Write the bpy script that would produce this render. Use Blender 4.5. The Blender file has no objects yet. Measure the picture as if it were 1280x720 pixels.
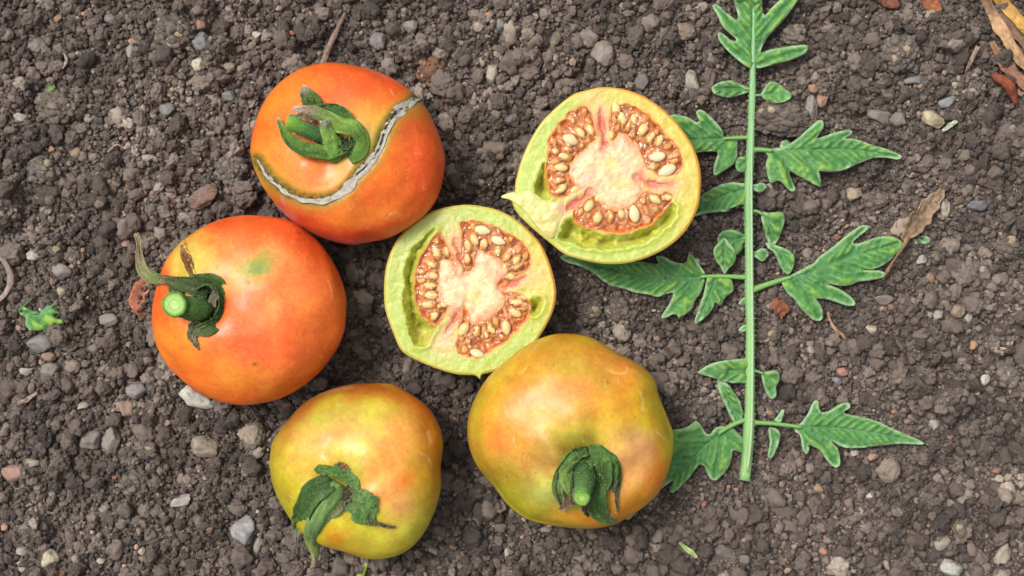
import bpy, bmesh, math, random
import numpy as np
from mathutils import Vector, geometry
from mathutils.bvhtree import BVHTree

random.seed(7)
rng = np.random.default_rng(7)
SC = bpy.context.scene
COL = SC.collection

# ------------------------------------------------------------------ camera, sky, sun, exposure
K = 0.00028            # metres per unit of the plan (1 unit on the soil = 0.28 mm)
HC = 2000.0            # camera height in the same unit (0.56 m)
cam = bpy.data.cameras.new('camera')
cam_o = bpy.data.objects.new('camera', cam)
COL.objects.link(cam_o)
cam_o.location = (0, 0, HC * K)
cam_o.rotation_euler = (0, 0, 0)
cam.sensor_width = 36.0
cam.lens = 36.0 * HC / 1280.0
cam.clip_start = 0.01
cam.clip_end = 50.0
SC.camera = cam_o

SUN_EL, SUN_AZ = math.radians(60), math.radians(305)     # compass style azimuth, from +Y clockwise
world = bpy.data.worlds.new('World')
SC.world = world
world.use_nodes = True
wn = world.node_tree
bg = wn.nodes['Background']
sky = wn.nodes.new('ShaderNodeTexSky')
sky.sky_type = 'NISHITA'
sky.sun_disc = False
sky.sun_elevation = SUN_EL
sky.sun_rotation = SUN_AZ
sky.air_density = 1.0
sky.dust_density = 6.0
sky.ozone_density = 0.6
hs = wn.nodes.new('ShaderNodeHueSaturation')
hs.inputs['Saturation'].default_value = 0.22             # thin overcast: a nearly white sky
wn.links.new(sky.outputs[0], hs.inputs['Color'])
wn.links.new(hs.outputs[0], bg.inputs[0])
bg.inputs[1].default_value = 0.145

sun = bpy.data.lights.new('sun', 'SUN')
sun.energy = 1.65
sun.angle = math.radians(15)
sun.color = (1.0, 0.965, 0.92)
sun_o = bpy.data.objects.new('sun', sun)
COL.objects.link(sun_o)
sd = Vector((math.sin(SUN_AZ) * math.cos(SUN_EL), math.cos(SUN_AZ) * math.cos(SUN_EL), math.sin(SUN_EL)))
sun_o.rotation_euler = sd.to_track_quat('Z', 'Y').to_euler()
sun_o.location = (0.3, 0.3, 1.0)

SC.view_settings.view_transform = 'Standard'
SC.view_settings.look = 'None'
SC.view_settings.exposure = 0.60
SC.view_settings.gamma = 1.0
SC.view_settings.use_curve_mapping = False
try:
    SC.cycles.max_bounces = 8
    SC.cycles.transparent_max_bounces = 12
except Exception:
    pass

# ------------------------------------------------------------------ helpers
def W(px, py, z):
    """plan coordinates (x right, y down, centre 640,360) of a point z above the soil -> world metres"""
    px, py, z = np.asarray(px, float), np.asarray(py, float), np.asarray(z, float)
    s = (HC - z) / HC * K
    return np.stack([(px - 640) * s, (360 - py) * s, z * K + px * 0], -1)

ALB = 0.70             # photographed colour -> surface albedo

def S(r, g, b):
    """sRGB 0..255 -> linear"""
    c = np.array([r, g, b], float) / 255
    return np.where(c <= 0.04045, c / 12.92, ((c + 0.055) / 1.055) ** 2.4)

def _h(ix, iy, iz, seed):
    n = (ix * 374761393 + iy * 668265263 + iz * 1274126177 + seed * 974634777) & 0xFFFFFFFF
    n = ((n ^ (n >> 13)) * 1274126177) & 0xFFFFFFFF
    return ((n ^ (n >> 16)) & 0xFFFFFF) / float(0xFFFFFF)

def vnoise(x, y, z=None, seed=0):
    """value noise, 0..1"""
    x = np.asarray(x, float); y = np.asarray(y, float)
    if z is None:
        z = np.zeros_like(x)
    xi, yi, zi = np.floor(x).astype(np.int64), np.floor(y).astype(np.int64), np.floor(z).astype(np.int64)
    fx, fy, fz = x - xi, y - yi, z - zi
    fx, fy, fz = fx * fx * (3 - 2 * fx), fy * fy * (3 - 2 * fy), fz * fz * (3 - 2 * fz)
    def L(dz):
        a = _h(xi, yi, zi + dz, seed); b = _h(xi + 1, yi, zi + dz, seed)
        c = _h(xi, yi + 1, zi + dz, seed); d = _h(xi + 1, yi + 1, zi + dz, seed)
        return (a * (1 - fx) + b * fx) * (1 - fy) + (c * (1 - fx) + d * fx) * fy
    if not np.any(z):
        return L(0)
    return L(0) * (1 - fz) + L(1) * fz

def fbm(x, y, z=None, seed=0, o=4):
    t, a, n = 0.0, 1.0, 0.0
    f = 1.0
    for k in range(o):
        t = t + a * vnoise(np.asarray(x) * f, np.asarray(y) * f, None if z is None else np.asarray(z) * f, seed + k * 17)
        n += a; a *= 0.5; f *= 2.03
    return t / n

def sm(x, a, b):
    t = np.clip((np.asarray(x, float) - a) / (b - a), 0, 1)
    return t * t * (3 - 2 * t)

def catmull(pts, n=6, closed=True):
    P = np.array(pts, float)
    out = []
    m = len(P)
    rngi = range(m if closed else m - 1)
    for i in rngi:
        if closed:
            p0, p1, p2, p3 = P[(i - 1) % m], P[i], P[(i + 1) % m], P[(i + 2) % m]
        else:
            p0, p1, p2, p3 = P[max(i - 1, 0)], P[i], P[i + 1], P[min(i + 2, m - 1)]
        for k in range(n):
            t = k / n
            out.append(0.5 * ((2 * p1) + (-p0 + p2) * t + (2 * p0 - 5 * p1 + 4 * p2 - p3) * t * t + (-p0 + 3 * p1 - 3 * p2 + p3) * t ** 3))
    if not closed:
        out.append(P[-1])
    return np.array(out)

def sdf(poly, x, y):
    """signed distance, positive inside"""
    x = np.asarray(x, float); y = np.asarray(y, float)
    d = np.full(x.shape, 1e9); ins = np.zeros(x.shape, bool)
    n = len(poly)
    for i in range(n):
        ax, ay = poly[i]; bx, by = poly[(i + 1) % n]
        ex, ey = bx - ax, by - ay
        L2 = ex * ex + ey * ey + 1e-9
        t = np.clip(((x - ax) * ex + (y - ay) * ey) / L2, 0, 1)
        d = np.minimum(d, (x - ax - t * ex) ** 2 + (y - ay - t * ey) ** 2)
        c = ((ay > y) != (by > y))
        if abs(ey) > 1e-9:
            ins ^= c & (x < (bx - ax) * (y - ay) / ey + ax)
    return np.sqrt(d) * np.where(ins, 1, -1)

def dline(path, x, y):
    """distance to an open polyline and the parameter 0..1 along it"""
    x = np.asarray(x, float); y = np.asarray(y, float)
    d = np.full(x.shape, 1e9); tt = np.zeros(x.shape)
    n = len(path) - 1
    for i in range(n):
        ax, ay = path[i][:2]; bx, by = path[i + 1][:2]
        ex, ey = bx - ax, by - ay
        t = np.clip(((x - ax) * ex + (y - ay) * ey) / (ex * ex + ey * ey + 1e-9), 0, 1)
        q = (x - ax - t * ex) ** 2 + (y - ay - t * ey) ** 2
        m = q < d
        d = np.where(m, q, d); tt = np.where(m, (i + t) / n, tt)
    return np.sqrt(d), tt

def link(name, me, mat=None, parent=None):
    o = bpy.data.objects.new(name, me)
    COL.objects.link(o)
    if mat is not None and me is not None and not me.materials:
        me.materials.append(mat)
    if parent is not None:
        o.parent = parent
    return o

def mesh(name, V, F, smooth=True, col=None, attrs=None):
    me = bpy.data.meshes.new(name)
    V = np.asarray(V, float)
    if isinstance(F, np.ndarray):
        nf, k = F.shape
        me.vertices.add(len(V)); me.vertices.foreach_set('co', V.astype(np.float32).ravel())
        me.loops.add(nf * k); me.loops.foreach_set('vertex_index', F.astype(np.int32).ravel())
        me.polygons.add(nf)
        me.polygons.foreach_set('loop_start', np.arange(0, nf * k, k, dtype=np.int32))
        me.update(calc_edges=True)
    else:
        me.from_pydata([tuple(v) for v in V], [], F)
    me.validate()
    if smooth:
        me.polygons.foreach_set('use_smooth', np.ones(len(me.polygons), bool))
    if col is not None:
        a = me.attributes.new('tint', 'FLOAT_COLOR', 'POINT')
        c = np.ones((len(V), 4), np.float32); c[:, :3] = np.clip(np.asarray(col) * ALB, 0, 1)
        a.data.foreach_set('color', c.ravel())
    for k, v in (attrs or {}).items():
        a = me.attributes.new(k, 'FLOAT', 'POINT')
        a.data.foreach_set('value', np.asarray(v, np.float32))
    me.update()
    return me

def grid_faces(nu, nv, wrap_u=False):
    """verts laid out [v][u]"""
    u = np.arange(nu if wrap_u else nu - 1); v = np.arange(nv - 1)
    U, Vv = np.meshgrid(u, v)
    a = Vv * nu + U; b = Vv * nu + (U + 1) % nu
    return np.stack([a, b, b + nu, a + nu], -1).reshape(-1, 4)

def thing(name, label, cat, loc=(0, 0, 0), group=None):
    o = bpy.data.objects.new(name, None)
    COL.objects.link(o)
    o.location = loc
    o.empty_display_size = 0.01
    o['label'] = label; o['category'] = cat
    if group: o['group'] = group
    return o

def tag(o, label, cat, group=None):
    o['label'] = label; o['category'] = cat
    if group: o['group'] = group
    return o

def under(o, root):
    """parent a mesh made in world coordinates to a root away from the origin"""
    o.parent = root
    o.location = -Vector(root.location)
    return o

# ------------------------------------------------------------------ materials
def new_mat(name):
    m = bpy.data.materials.new(name); m.use_nodes = True
    nt = m.node_tree
    return m, nt, nt.nodes['Principled BSDF'], nt.nodes['Material Output']

def nd(nt, t, **kw):
    n = nt.nodes.new(t)
    for k, v in kw.items():
        setattr(n, k, v)
    return n

def noise(nt, scale, detail=4, rough=0.6, coord='Object'):
    tc = nd(nt, 'ShaderNodeTexCoord')
    n = nd(nt, 'ShaderNodeTexNoise')
    n.inputs['Scale'].default_value = scale
    n.inputs['Detail'].default_value = detail
    n.inputs['Roughness'].default_value = rough
    nt.links.new(tc.outputs[coord], n.inputs['Vector'])
    return n

def ramp(nt, src, stops):
    r = nd(nt, 'ShaderNodeValToRGB')
    e = r.color_ramp.elements
    while len(e) < len(stops): e.new(0.5)
    for el, (p, c) in zip(e, stops):
        el.position = p
        el.color = (*c, 1) if len(c) == 3 else c
    nt.links.new(src, r.inputs[0])
    return r

def mixc(nt, fac, a, b, mode='MIX'):
    m = nd(nt, 'ShaderNodeMix', data_type='RGBA', blend_type=mode)
    for sock, v in ((m.inputs[0], fac), (m.inputs[6], a), (m.inputs[7], b)):
        if hasattr(v, 'is_output'): nt.links.new(v, sock)
        elif isinstance(v, (int, float)): sock.default_value = v
        else: sock.default_value = (*v, 1)
    return m.outputs[2]

def bump(nt, src, strength, dist, prev=None):
    b = nd(nt, 'ShaderNodeBump')
    b.inputs['Strength'].default_value = strength
    b.inputs['Distance'].default_value = dist
    nt.links.new(src, b.inputs['Height'])
    if prev is not None: nt.links.new(prev, b.inputs['Normal'])
    return b.outputs[0]

def tinted(name, rough=0.5, noise_scale=900, noise_amt=0.12, bump_s=0.2, bump_d=0.0002, sss=0.0, sss_r=(0.003, 0.0015, 0.0008), coat=0.0, spec=0.5, fleck=None):
    """a material that takes its own colour from the mesh's tint attribute and adds grain and relief"""
    m, nt, p, out = new_mat(name)
    at = nd(nt, 'ShaderNodeAttribute', attribute_name='tint')
    n = noise(nt, noise_scale, 5)
    r = ramp(nt, n.outputs[0], [(0.25, (1 - noise_amt * 2,) * 3), (0.75, (1 + 0 * noise_amt,) * 3)])
    c = mixc(nt, 1.0, at.outputs['Color'], r.outputs[0], 'MULTIPLY')
    if fleck:
        fs, fc, th = fleck
        n3 = noise(nt, fs, 2)
        rr = ramp(nt, n3.outputs[0], [(th, (0, 0, 0)), (th + 0.05, (1, 1, 1))])
        c = mixc(nt, rr.outputs[0], c, fc)
    nt.links.new(c, p.inputs['Base Color'])
    p.inputs['Roughness'].default_value = rough
    p.inputs['Specular IOR Level'].default_value = spec
    if sss:
        p.inputs['Subsurface Weight'].default_value = sss
        p.inputs['Subsurface Radius'].default_value = sss_r
        p.inputs['Subsurface Scale'].default_value = 1.0
    if coat:
        p.inputs['Coat Weight'].default_value = coat
        p.inputs['Coat Roughness'].default_value = 0.25
    n2 = noise(nt, noise_scale * 1.7, 4)
    nt.links.new(bump(nt, n2.outputs[0], bump_s, bump_d), p.inputs['Normal'])
    return m

M = {}
# ------------------------------------------------------------------ soil
def soil_nodes(nt, p, tone_src, flat=False):
    """brown grey crumbly soil; tone_src 0..1 picks the colour of one crumb"""
    base = ramp(nt, tone_src, [(0.0, tuple(S(46, 40, 38))), (0.3, tuple(S(88, 77, 72))), (0.58, tuple(S(128, 114, 104))),
                               (0.80, tuple(S(186, 172, 157))), (0.905, tuple(S(150, 116, 94))), (0.925, tuple(S(150, 140, 130))), (0.965, tuple(S(186, 176, 158))), (0.985, tuple(S(190, 120, 76))), (1.0, tuple(S(205, 196, 180)))])
    n = noise(nt, 1500, 5, 0.65)
    r = ramp(nt, n.outputs[0], [(0.3, (0.5, 0.48, 0.48)), (0.52, (1, 1, 1)), (0.68, (1.5, 1.44, 1.36))])
    c = mixc(nt, 1.0, base.outputs[0], r.outputs[0], 'MULTIPLY')
    n2 = noise(nt, 3400, 2, 0.5)
    r2 = ramp(nt, n2.outputs[0], [(0.61, (0, 0, 0)), (0.67, (1, 1, 1))])
    c = mixc(nt, r2.outputs[0], c, tuple(S(196, 178, 156)))
    nt.links.new(c, p.inputs['Base Color'])
    p.inputs['Roughness'].default_value = 0.82
    p.inputs['Specular IOR Level'].default_value = 0.35
    b1 = bump(nt, n.outputs[0], 0.9, 0.0005)
    b2 = bump(nt, n2.outputs[0], 0.5, 0.0002, b1)
    nt.links.new(b2, p.inputs['Normal'])

m, nt, p, out = new_mat('soil_sheet')
n = noise(nt, 420, 5, 0.7)
r = ramp(nt, n.outputs[0], [(0.3, (0.0,) * 3), (0.7, (0.3,) * 3)])  # sheet darker than the crumbs: shade of the crevices put into its colour
soil_nodes(nt, p, r.outputs[0])
M['soil'] = m
m, nt, p, out = new_mat('soil_crumb')
at = nd(nt, 'ShaderNodeAttribute', attribute_name='tone', attribute_type='INSTANCER')
soil_nodes(nt, p, at.outputs['Fac'])
M['crumb'] = m

# stones and clods that stand out one by one: x, y, width, height, turn (deg), colour, surface (0 smooth .. 1 crumbly), label
CLODS = [
 (538, 87, 38, 38, 0, (128, 92, 70), 1, 'rusty brown speckled soil clod right of the cracked tomato top'),
 (992, 42, 36, 27, 10, (126, 112, 100), 1, 'rounded grey brown clod between the lobes of the topmost leaflet'),
 (978, 146, 76, 46, 4, (84, 72, 70), 1, 'large dark flat clod right of the leaf stem near its top'),
 (1127, 64, 54, 52, 20, (106, 96, 92), 1, 'big grey crumbly clod left of the straw in the upper right corner'),
 (290, 214, 46, 42, 20, (98, 92, 92), 1, 'dark grey clod touching the left side of the cracked tomato'),
 (52, 212, 44, 40, 35, (116, 110, 106), 1, 'grey lumpy clod near the upper left edge above the green scrap'),
 (92, 322, 30, 30, 0, (92, 82, 80), 1, 'round dark clod right of the pale pink pebble and above the green scrap'),
 (157, 568, 20, 18, 0, (98, 82, 80), 1, 'small purplish clod between two grey stones left of the lowest tomato'),
 (183, 562, 32, 26, 10, (102, 92, 90), 1, 'grey brown clod right of the small purplish clod'),
 (168, 602, 42, 42, 0, (100, 88, 84), 1, 'broad brown clod below the row of grey stones at lower left'),
 (1203, 664, 28, 34, 10, (116, 100, 94), 1, 'upright grey brown clod in the lower right corner'),
 (1262, 470, 28, 40, -8, (122, 114, 106), 1, 'pointed pale grey clod at the right edge below the curled root'),
 (1095, 250, 34, 26, 8, (100, 82, 74), 1, 'reddish brown clod right of the tan pebble under the upper right leaflet'),
 (70, 132, 60, 46, 15, (106, 94, 84), 1, 'broad brown clod by the green blade in the upper left'),
 (215, 40, 52, 46, 30, (98, 90, 88), 1, 'broad dark clod left of the orange chip at the top left'),
 (775, 388, 36, 34, 10, (104, 94, 90), 1, 'grey clod below the long leaflet that runs under the cut tomato'),
 (738, 392, 36, 36, 10, (84, 74, 72), 1, 'dark clod between the two cut halves and the orange green tomato'),
 (1262, 310, 40, 36, 0, (98, 86, 82), 1, 'brown clod at the right edge beyond the withered scrap'),
 (1105, 300, 30, 24, 0, (96, 84, 80), 1, 'dark clod hidden under the spread right leaflet'),
 (960, 420, 34, 30, 0, (92, 82, 80), 1, 'dark clod right of the leaf stem below the rust coloured flake'),
]
PEBBLES = [
 (755, 66, 32, 33, 0, (150, 138, 122), .4, 'large rounded tan grey pebble above the upper cut tomato'),
 (614, 91, 16, 29, 5, (176, 164, 138), .3, 'upright beige oblong pebble between cracked tomato and upper cut tomato'),
 (865, 101, 24, 33, -10, (172, 164, 140), .2, 'pale tan upright pebble left of the two small top leaflets'),
 (857, 39, 28, 24, 20, (150, 124, 98), .6, 'tan crumbly stone left of the topmost leaflet'),
 (473, 50, 24, 24, 0, (130, 126, 122), .4, 'round grey pebble above the cracked tomato'),
 (513, 32, 20, 18, 0, (148, 136, 122), .5, 'small tan grey pebble above the rusty speckled clod'),
 (625, 31, 16, 18, 0, (160, 158, 152), .3, 'whitish grey pebble at the top above the upright beige one'),
 (668, 21, 10, 11, 0, (172, 172, 158), .2, 'tiny pale pebble at the top, right of the whitish grey one'),
 (248, 79, 17, 20, 15, (192, 184, 150), .1, 'pale cream angular pebble left of the cracked tomato top'),
 (252, 50, 25, 26, 0, (122, 124, 126), .3, 'blue grey pebble just above the pale cream angular one'),
 (320, 43, 12, 10, 0, (188, 188, 186), .2, 'white pebble left of the dry twig at the top'),
 (72, 23, 10, 12, 20, (176, 112, 72), .1, 'small orange brown rounded pebble in the upper left corner'),
 (251, 29, 11, 13, 0, (196, 122, 76), .2, 'bright orange chip above the blue grey pebble at top left'),
 (165, 51, 11, 8, 0, (198, 134, 96), .2, 'small orange chip on top of a light grey sliver, top left'),
 (162, 64, 11, 19, 5, (152, 148, 144), .2, 'light grey upright sliver stone below a small orange chip'),
 (24, 147, 19, 14, -10, (170, 162, 144), .1, 'smooth beige pebble at the upper left edge'),
 (208, 136, 19, 19, 0, (128, 122, 120), .3, 'round grey pebble left of the cracked tomato shoulder'),
 (286, 119, 18, 13, 0, (126, 136, 138), .3, 'small bluish grey pebble close to the cracked tomato edge'),
 (94, 190, 15, 16, 0, (164, 128, 90), .3, 'tan brown round pebble above the grey lumpy clod'),
 (64, 186, 9, 9, 0, (190, 118, 74), .2, 'tiny orange pebble left of the tan brown round pebble'),
 (184, 197, 17, 10, 5, (170, 158, 138), .2, 'flat beige pebble above left of the reddish clay piece'),
 (254, 247, 42, 25, -32, (138, 92, 72), .6, 'reddish brown clay piece between cracked tomato and red tomato'),
 (39, 319, 19, 13, 10, (204, 188, 172), .1, 'pale pinkish pebble above the green leaf scrap on the left'),
 (69, 312, 13, 10, 0, (160, 148, 96), .1, 'olive yellow pebble right of the pale pinkish pebble'),
 (157, 304, 12, 10, 0, (200, 142, 114), .1, 'pink orange pebble left of the dry curled stalk tip'),
 (75, 338, 27, 20, 30, (140, 134, 126), .3, 'flat grey stone directly above the green leaf scrap'),
 (76, 364, 15, 13, 0, (194, 176, 118), .1, 'yellow tan pebble touching the green leaf scrap from above'),
 (49, 429, 35, 26, 5, (134, 132, 128), .3, 'faceted grey stone below the green leaf scrap'),
 (60, 446, 19, 13, 10, (154, 106, 76), .5, 'orange brown crumb of brick below the faceted grey stone'),
 (62, 463, 24, 19, 0, (132, 124, 118), .4, 'grey stone below the orange brown brick crumb'),
 (32, 464, 16, 11, 0, (164, 160, 154), .2, 'small pale grey pebble left of the brick crumb'),
 (136, 400, 26, 17, 0, (136, 128, 120), .3, 'light grey oval pebble left of the red tomato'),
 (169, 487, 27, 24, 0, (140, 134, 128), .4, 'grey rough pebble below left of the red tomato'),
 (244, 496, 48, 27, 28, (196, 194, 176), .5, 'chalky white lump tucked under the lower edge of the red tomato'),
 (111, 551, 29, 24, -10, (128, 120, 114), .2, 'smooth dark grey pebble, left one of a pair at lower left'),
 (139, 550, 24, 34, 5, (138, 130, 120), .2, 'angular upright grey stone right of a smooth dark grey pebble'),
 (255, 559, 36, 29, 10, (158, 142, 116), .4, 'tan angular stone left of the lowest tomato'),
 (313, 543, 36, 38, 10, (156, 138, 112), .7, 'tan gritty lump touching the lowest tomato on its upper left'),
 (14, 590, 34, 22, 5, (178, 120, 96), .3, 'pink orange brick pebble at the left edge near the bottom'),
 (40, 579, 20, 11, 0, (160, 146, 112), .2, 'olive tan flat pebble right of the pink orange brick pebble'),
 (227, 627, 28, 15, -20, (170, 164, 152), .1, 'pale three cornered flake of stone left of the lowest tomato'),
 (301, 664, 34, 38, -5, (158, 160, 162), .3, 'pale blue grey jagged stone below left of the lowest tomato'),
 (322, 682, 9, 24, 15, (160, 152, 130), .2, 'thin pale sliver leaning by the blue grey jagged stone'),
 (60, 699, 24, 23, 0, (202, 190, 142), .1, 'cream yellow pebble in the lower left corner'),
 (29, 688, 19, 14, -20, (166, 162, 152), .1, 'pale grey pebble left of the cream yellow one'),
 (5, 660, 10, 10, 0, (204, 130, 78), .1, 'tiny orange pebble at the very left edge near the bottom'),
 (33, 659, 28, 15, 8, (116, 116, 116), .2, 'slate grey flat pebble above the pale grey corner pebble'),
 (103, 508, 17, 11, -15, (178, 162, 134), .1, 'cream flake above the pair of grey stones at lower left'),
 (126, 701, 11, 9, 0, (200, 188, 158), .1, 'tiny cream pebble at the bottom, right of the cream yellow one'),
 (177, 689, 10, 10, 0, (190, 178, 150), .1, 'tiny pale grain at the bottom between corner and jagged stone'),
 (542, 689, 15, 11, 20, (182, 170, 146), .1, 'pale grain right of the lowest tomato at the bottom'),
 (634, 690, 8, 14, 5, (196, 184, 146), .1, 'small cream grain below the orange green tomato'),
 (633, 714, 13, 13, 0, (142, 100, 74), .2, 'brown round pebble cut by the bottom edge'),
 (680, 662, 22, 9, 0, (186, 160, 128), .3, 'pale crumb peeping out under the orange green tomato'),
 (880, 631, 8, 11, 20, (190, 96, 66), .1, 'tiny red brick chip below the lower left leaflet'),
 (1168, 531, 15, 13, 0, (168, 170, 158), .1, 'pale greenish grey pebble right of the lowest leaflet tip'),
 (1186, 546, 12, 9, 0, (198, 124, 86), .1, 'small orange pebble right of the lowest leaflet tip'),
 (1068, 566, 12, 9, 0, (196, 192, 184), .1, 'small white pebble under the lowest right leaflet'),
 (1092, 571, 15, 12, -10, (186, 136, 94), .2, 'orange tan pebble below the lowest right leaflet'),
 (1112, 590, 32, 34, 10, (148, 128, 100), .6, 'tan gritty stone below the tip of the lowest right leaflet'),
 (1024, 611, 13, 13, 0, (184, 142, 88), .4, 'ochre crumb below the right side leaflets'),
 (1029, 689, 12, 12, 0, (198, 124, 84), .1, 'orange brick pebble at the bottom right of the leaf stem end'),
 (1108, 706, 8, 15, -30, (176, 150, 118), .1, 'beige sliver at the bottom edge toward the right'),
 (1190, 711, 29, 22, 10, (176, 178, 158), .2, 'pale grey green pebble cut by the bottom edge at right'),
 (1255, 693, 18, 29, 30, (166, 154, 124), .3, 'tan oblong pebble in the lower right corner'),
 (1178, 680, 24, 14, -35, (164, 148, 124), .3, 'beige irregular flake above the pale grey green pebble'),
 (1184, 627, 18, 14, 10, (172, 162, 148), .4, 'pale gritty pebble above the beige irregular flake'),
 (1247, 588, 13, 9, 0, (168, 100, 66), .2, 'orange brown chip near the lower right edge'),
 (1010, 316, 14, 14, 0, (156, 134, 112), .1, 'round tan pebble between the right middle leaflets'),
 (1181, 262, 15, 27, 5, (186, 174, 142), .2, 'beige upright pebble at the end of the withered scrap'),
 (1152, 325, 15, 14, 0, (178, 176, 164), .1, 'pale round pebble below the small green tip by the withered scrap'),
 (1163, 347, 14, 13, 0, (178, 122, 90), .1, 'orange brown pebble below the pale round pebble'),
 (1107, 374, 28, 14, 3, (132, 112, 108), .1, 'mauve flat pebble right of the spread right leaflet'),
 (1174, 393, 13, 13, 0, (180, 176, 160), .1, 'pale round pebble left of the tan gritty one at right'),
 (1198, 390, 19, 19, 0, (164, 138, 98), .3, 'tan gritty pebble between two pale pebbles at right'),
 (1211, 397, 10, 12, 10, (186, 180, 162), .1, 'small pale pebble touching the tan gritty one on its right'),
 (1089, 412, 14, 10, 0, (196, 176, 142), .1, 'cream pebble right of the forked dry rootlet'),
 (1107, 416, 7, 7, 0, (196, 116, 78), .1, 'tiny orange grain right of the cream pebble'),
 (1217, 432, 11, 13, -10, (218, 140, 62), .1, 'bright orange grain left of the curled white root'),
 (1054, 464, 16, 13, 0, (186, 112, 82), .1, 'orange brick pebble right of the leaf stem, above a slate one'),
 (1047, 476, 13, 11, 20, (122, 130, 134), .1, 'slate blue pebble just below the orange brick pebble'),
 (1232, 474, 13, 16, 10, (202, 194, 168), .1, 'cream white pebble left of the pointed grey clod'),
 (1222, 257, 26, 15, -10, (88, 94, 110), .3, 'dark bluish stone near the right edge above centre'),
 (1070, 242, 23, 18, 0, (176, 152, 112), .2, 'tan yellow pebble below the upper right leaflet'),
 (1047, 296, 9, 9, 0, (164, 96, 66), .1, 'tiny rust grain above the spread right leaflet'),
 (1167, 149, 31, 22, 10, (200, 178, 122), .1, 'yellow tan angular stone at right below the slate flake'),
 (1184, 128, 28, 12, -25, (140, 152, 152), .1, 'pale blue slate flake above the yellow tan angular stone'),
 (1144, 100, 28, 11, -8, (124, 128, 136), .2, 'long bluish grey flake below the big grey clod'),
 (1215, 107, 18, 12, 0, (128, 124, 120), .2, 'grey flat pebble left of the rust brown husk'),
 (1015, 133, 18, 33, 0, (152, 148, 140), .4, 'pale grey upright stone at the end of the dark flat clod'),
 (1018, 110, 14, 13, 0, (184, 118, 84), .1, 'small orange brick chip, upper of two by the grey upright stone'),
 (1029, 125, 15, 18, 10, (188, 124, 88), .1, 'orange brick chip, lower of two by the grey upright stone'),
 (1100, 145, 30, 18, 20, (132, 118, 106), .3, 'grey tan flat stone right of the lower orange chip'),
 (1123, 150, 24, 20, 0, (124, 112, 104), .4, 'grey tan stone left of the yellow tan angular one'),
 (640, 150, 20, 16, 0, (92, 84, 84), .4, 'dark pebble between cracked tomato and upper cut tomato'),
 (803, 100, 20, 24, 0, (112, 108, 106), .3, 'grey pebble above the upper cut tomato, right of its top'),
 (930, 700, 18, 14, 0, (120, 108, 100), .5, 'brown grey pebble at the bottom under the leaf stem end'),
 (905, 690, 26, 20, 20, (110, 98, 92), .5, 'crumbly brown stone at the bottom below the lower left leaflet'),
 (45, 55, 22, 20, 0, (132, 122, 112), .6, 'gritty grey stone left of the orange brown pebble, upper left'),
 (137, 24, 15, 14, 0, (122, 114, 118), .1, 'smooth mauve grey pebble at the top left'),
 (8, 42, 22, 18, 0, (136, 112, 92), .5, 'brown gritty stone at the left edge near the top'),
 (690, 50, 34, 18, -45, (142, 134, 96), .7, 'olive stained crumbly lump left of the large rounded pebble'),
]

DH = 4.0
HX = np.arange(-840, 2121, DH); HY = np.arange(-760, 1481, DH)
GX, GY = np.meshgrid(HX, HY)
SOIL = (fbm(GX / 160, GY / 160, seed=3, o=3) - 0.5) * 16 + (fbm(GX / 38, GY / 38, seed=9, o=3) - 0.5) * 12
def add_bump(cx, cy, rx, ry, rot, hgt):
    R = max(rx, ry) * 1.1
    i0, i1 = np.searchsorted(HX, [cx - R, cx + R]); j0, j1 = np.searchsorted(HY, [cy - R, cy + R])
    if i1 <= i0 or j1 <= j0: return
    x = GX[j0:j1, i0:i1] - cx; y = GY[j0:j1, i0:i1] - cy
    c, s = math.cos(rot), math.sin(rot)
    u = (x * c + y * s) / rx; v = (-x * s + y * c) / ry
    q = u * u + v * v + (vnoise(GX[j0:j1, i0:i1] / 7, GY[j0:j1, i0:i1] / 7, seed=5) - 0.5) * 0.5
    b = np.sqrt(np.clip(1 - q, 0, 1))
    cut = SOIL[j0:j1, i0:i1]
    base = cut[cut.shape[0] // 2, cut.shape[1] // 2]
    new = base - 2 + hgt * b
    SOIL[j0:j1, i0:i1] = np.where(b > 0, np.maximum(cut, new), cut)
for k in range(2500):
    cx = rng.uniform(-820, 2100); cy = rng.uniform(-740, 1460)
    big = 8 + 17 * rng.random() ** 1.9
    add_bump(cx, cy, big * rng.uniform(.8, 1.3), big * rng.uniform(.7, 1.1), rng.uniform(0, 3.1), big * rng.uniform(.75, 1.25))
SOIL = np.where(SOIL > 13, 13 + (SOIL - 13) * 0.5, SOIL)

# the soil is pressed a little flat under the leaf
fl_ = sm(GX, 690, 720) * (1 - sm(GX, 1140, 1170)) * sm(GY, 120, 150) * (1 - sm(GY, 620, 650))
SOIL = np.where(SOIL > 5, SOIL - (SOIL - 5) * 0.55 * fl_, SOIL)

def soil_z(x, y):
    fx = np.clip((np.asarray(x, float) - HX[0]) / DH, 0, len(HX) - 2.001); fy = np.clip((np.asarray(y, float) - HY[0]) / DH, 0, len(HY) - 2.001)
    i = fx.astype(int); j = fy.astype(int); a = fx - i; b = fy - j
    return (SOIL[j, i] * (1 - a) + SOIL[j, i + 1] * a) * (1 - b) + (SOIL[j + 1, i] * (1 - a) + SOIL[j + 1, i + 1] * a) * b

# the sheet itself: fine where the crumbs lie, coarse out to its rim
ex = np.array([-6000, -4000, -2600, -1800, -1300, -1000, -900.])
XS = np.concatenate([ex, HX, 1280 - ex[::-1]]); YS = np.concatenate([ex + 120, HY, 720 - ex[::-1] - 120])
X2, Y2 = np.meshgrid(XS, YS)
Z2 = np.zeros_like(X2); Z2[len(ex):-len(ex), len(ex):-len(ex)] = SOIL
Vs = np.stack([(X2 - 640) * K, (360 - Y2) * K, Z2 * K - 0.0006], -1).reshape(-1, 3)
F = grid_faces(len(XS), len(YS))[:, ::-1].copy()
o = link('soil', mesh('soil', Vs, F), M['soil'])
o['kind'] = 'structure'

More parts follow.
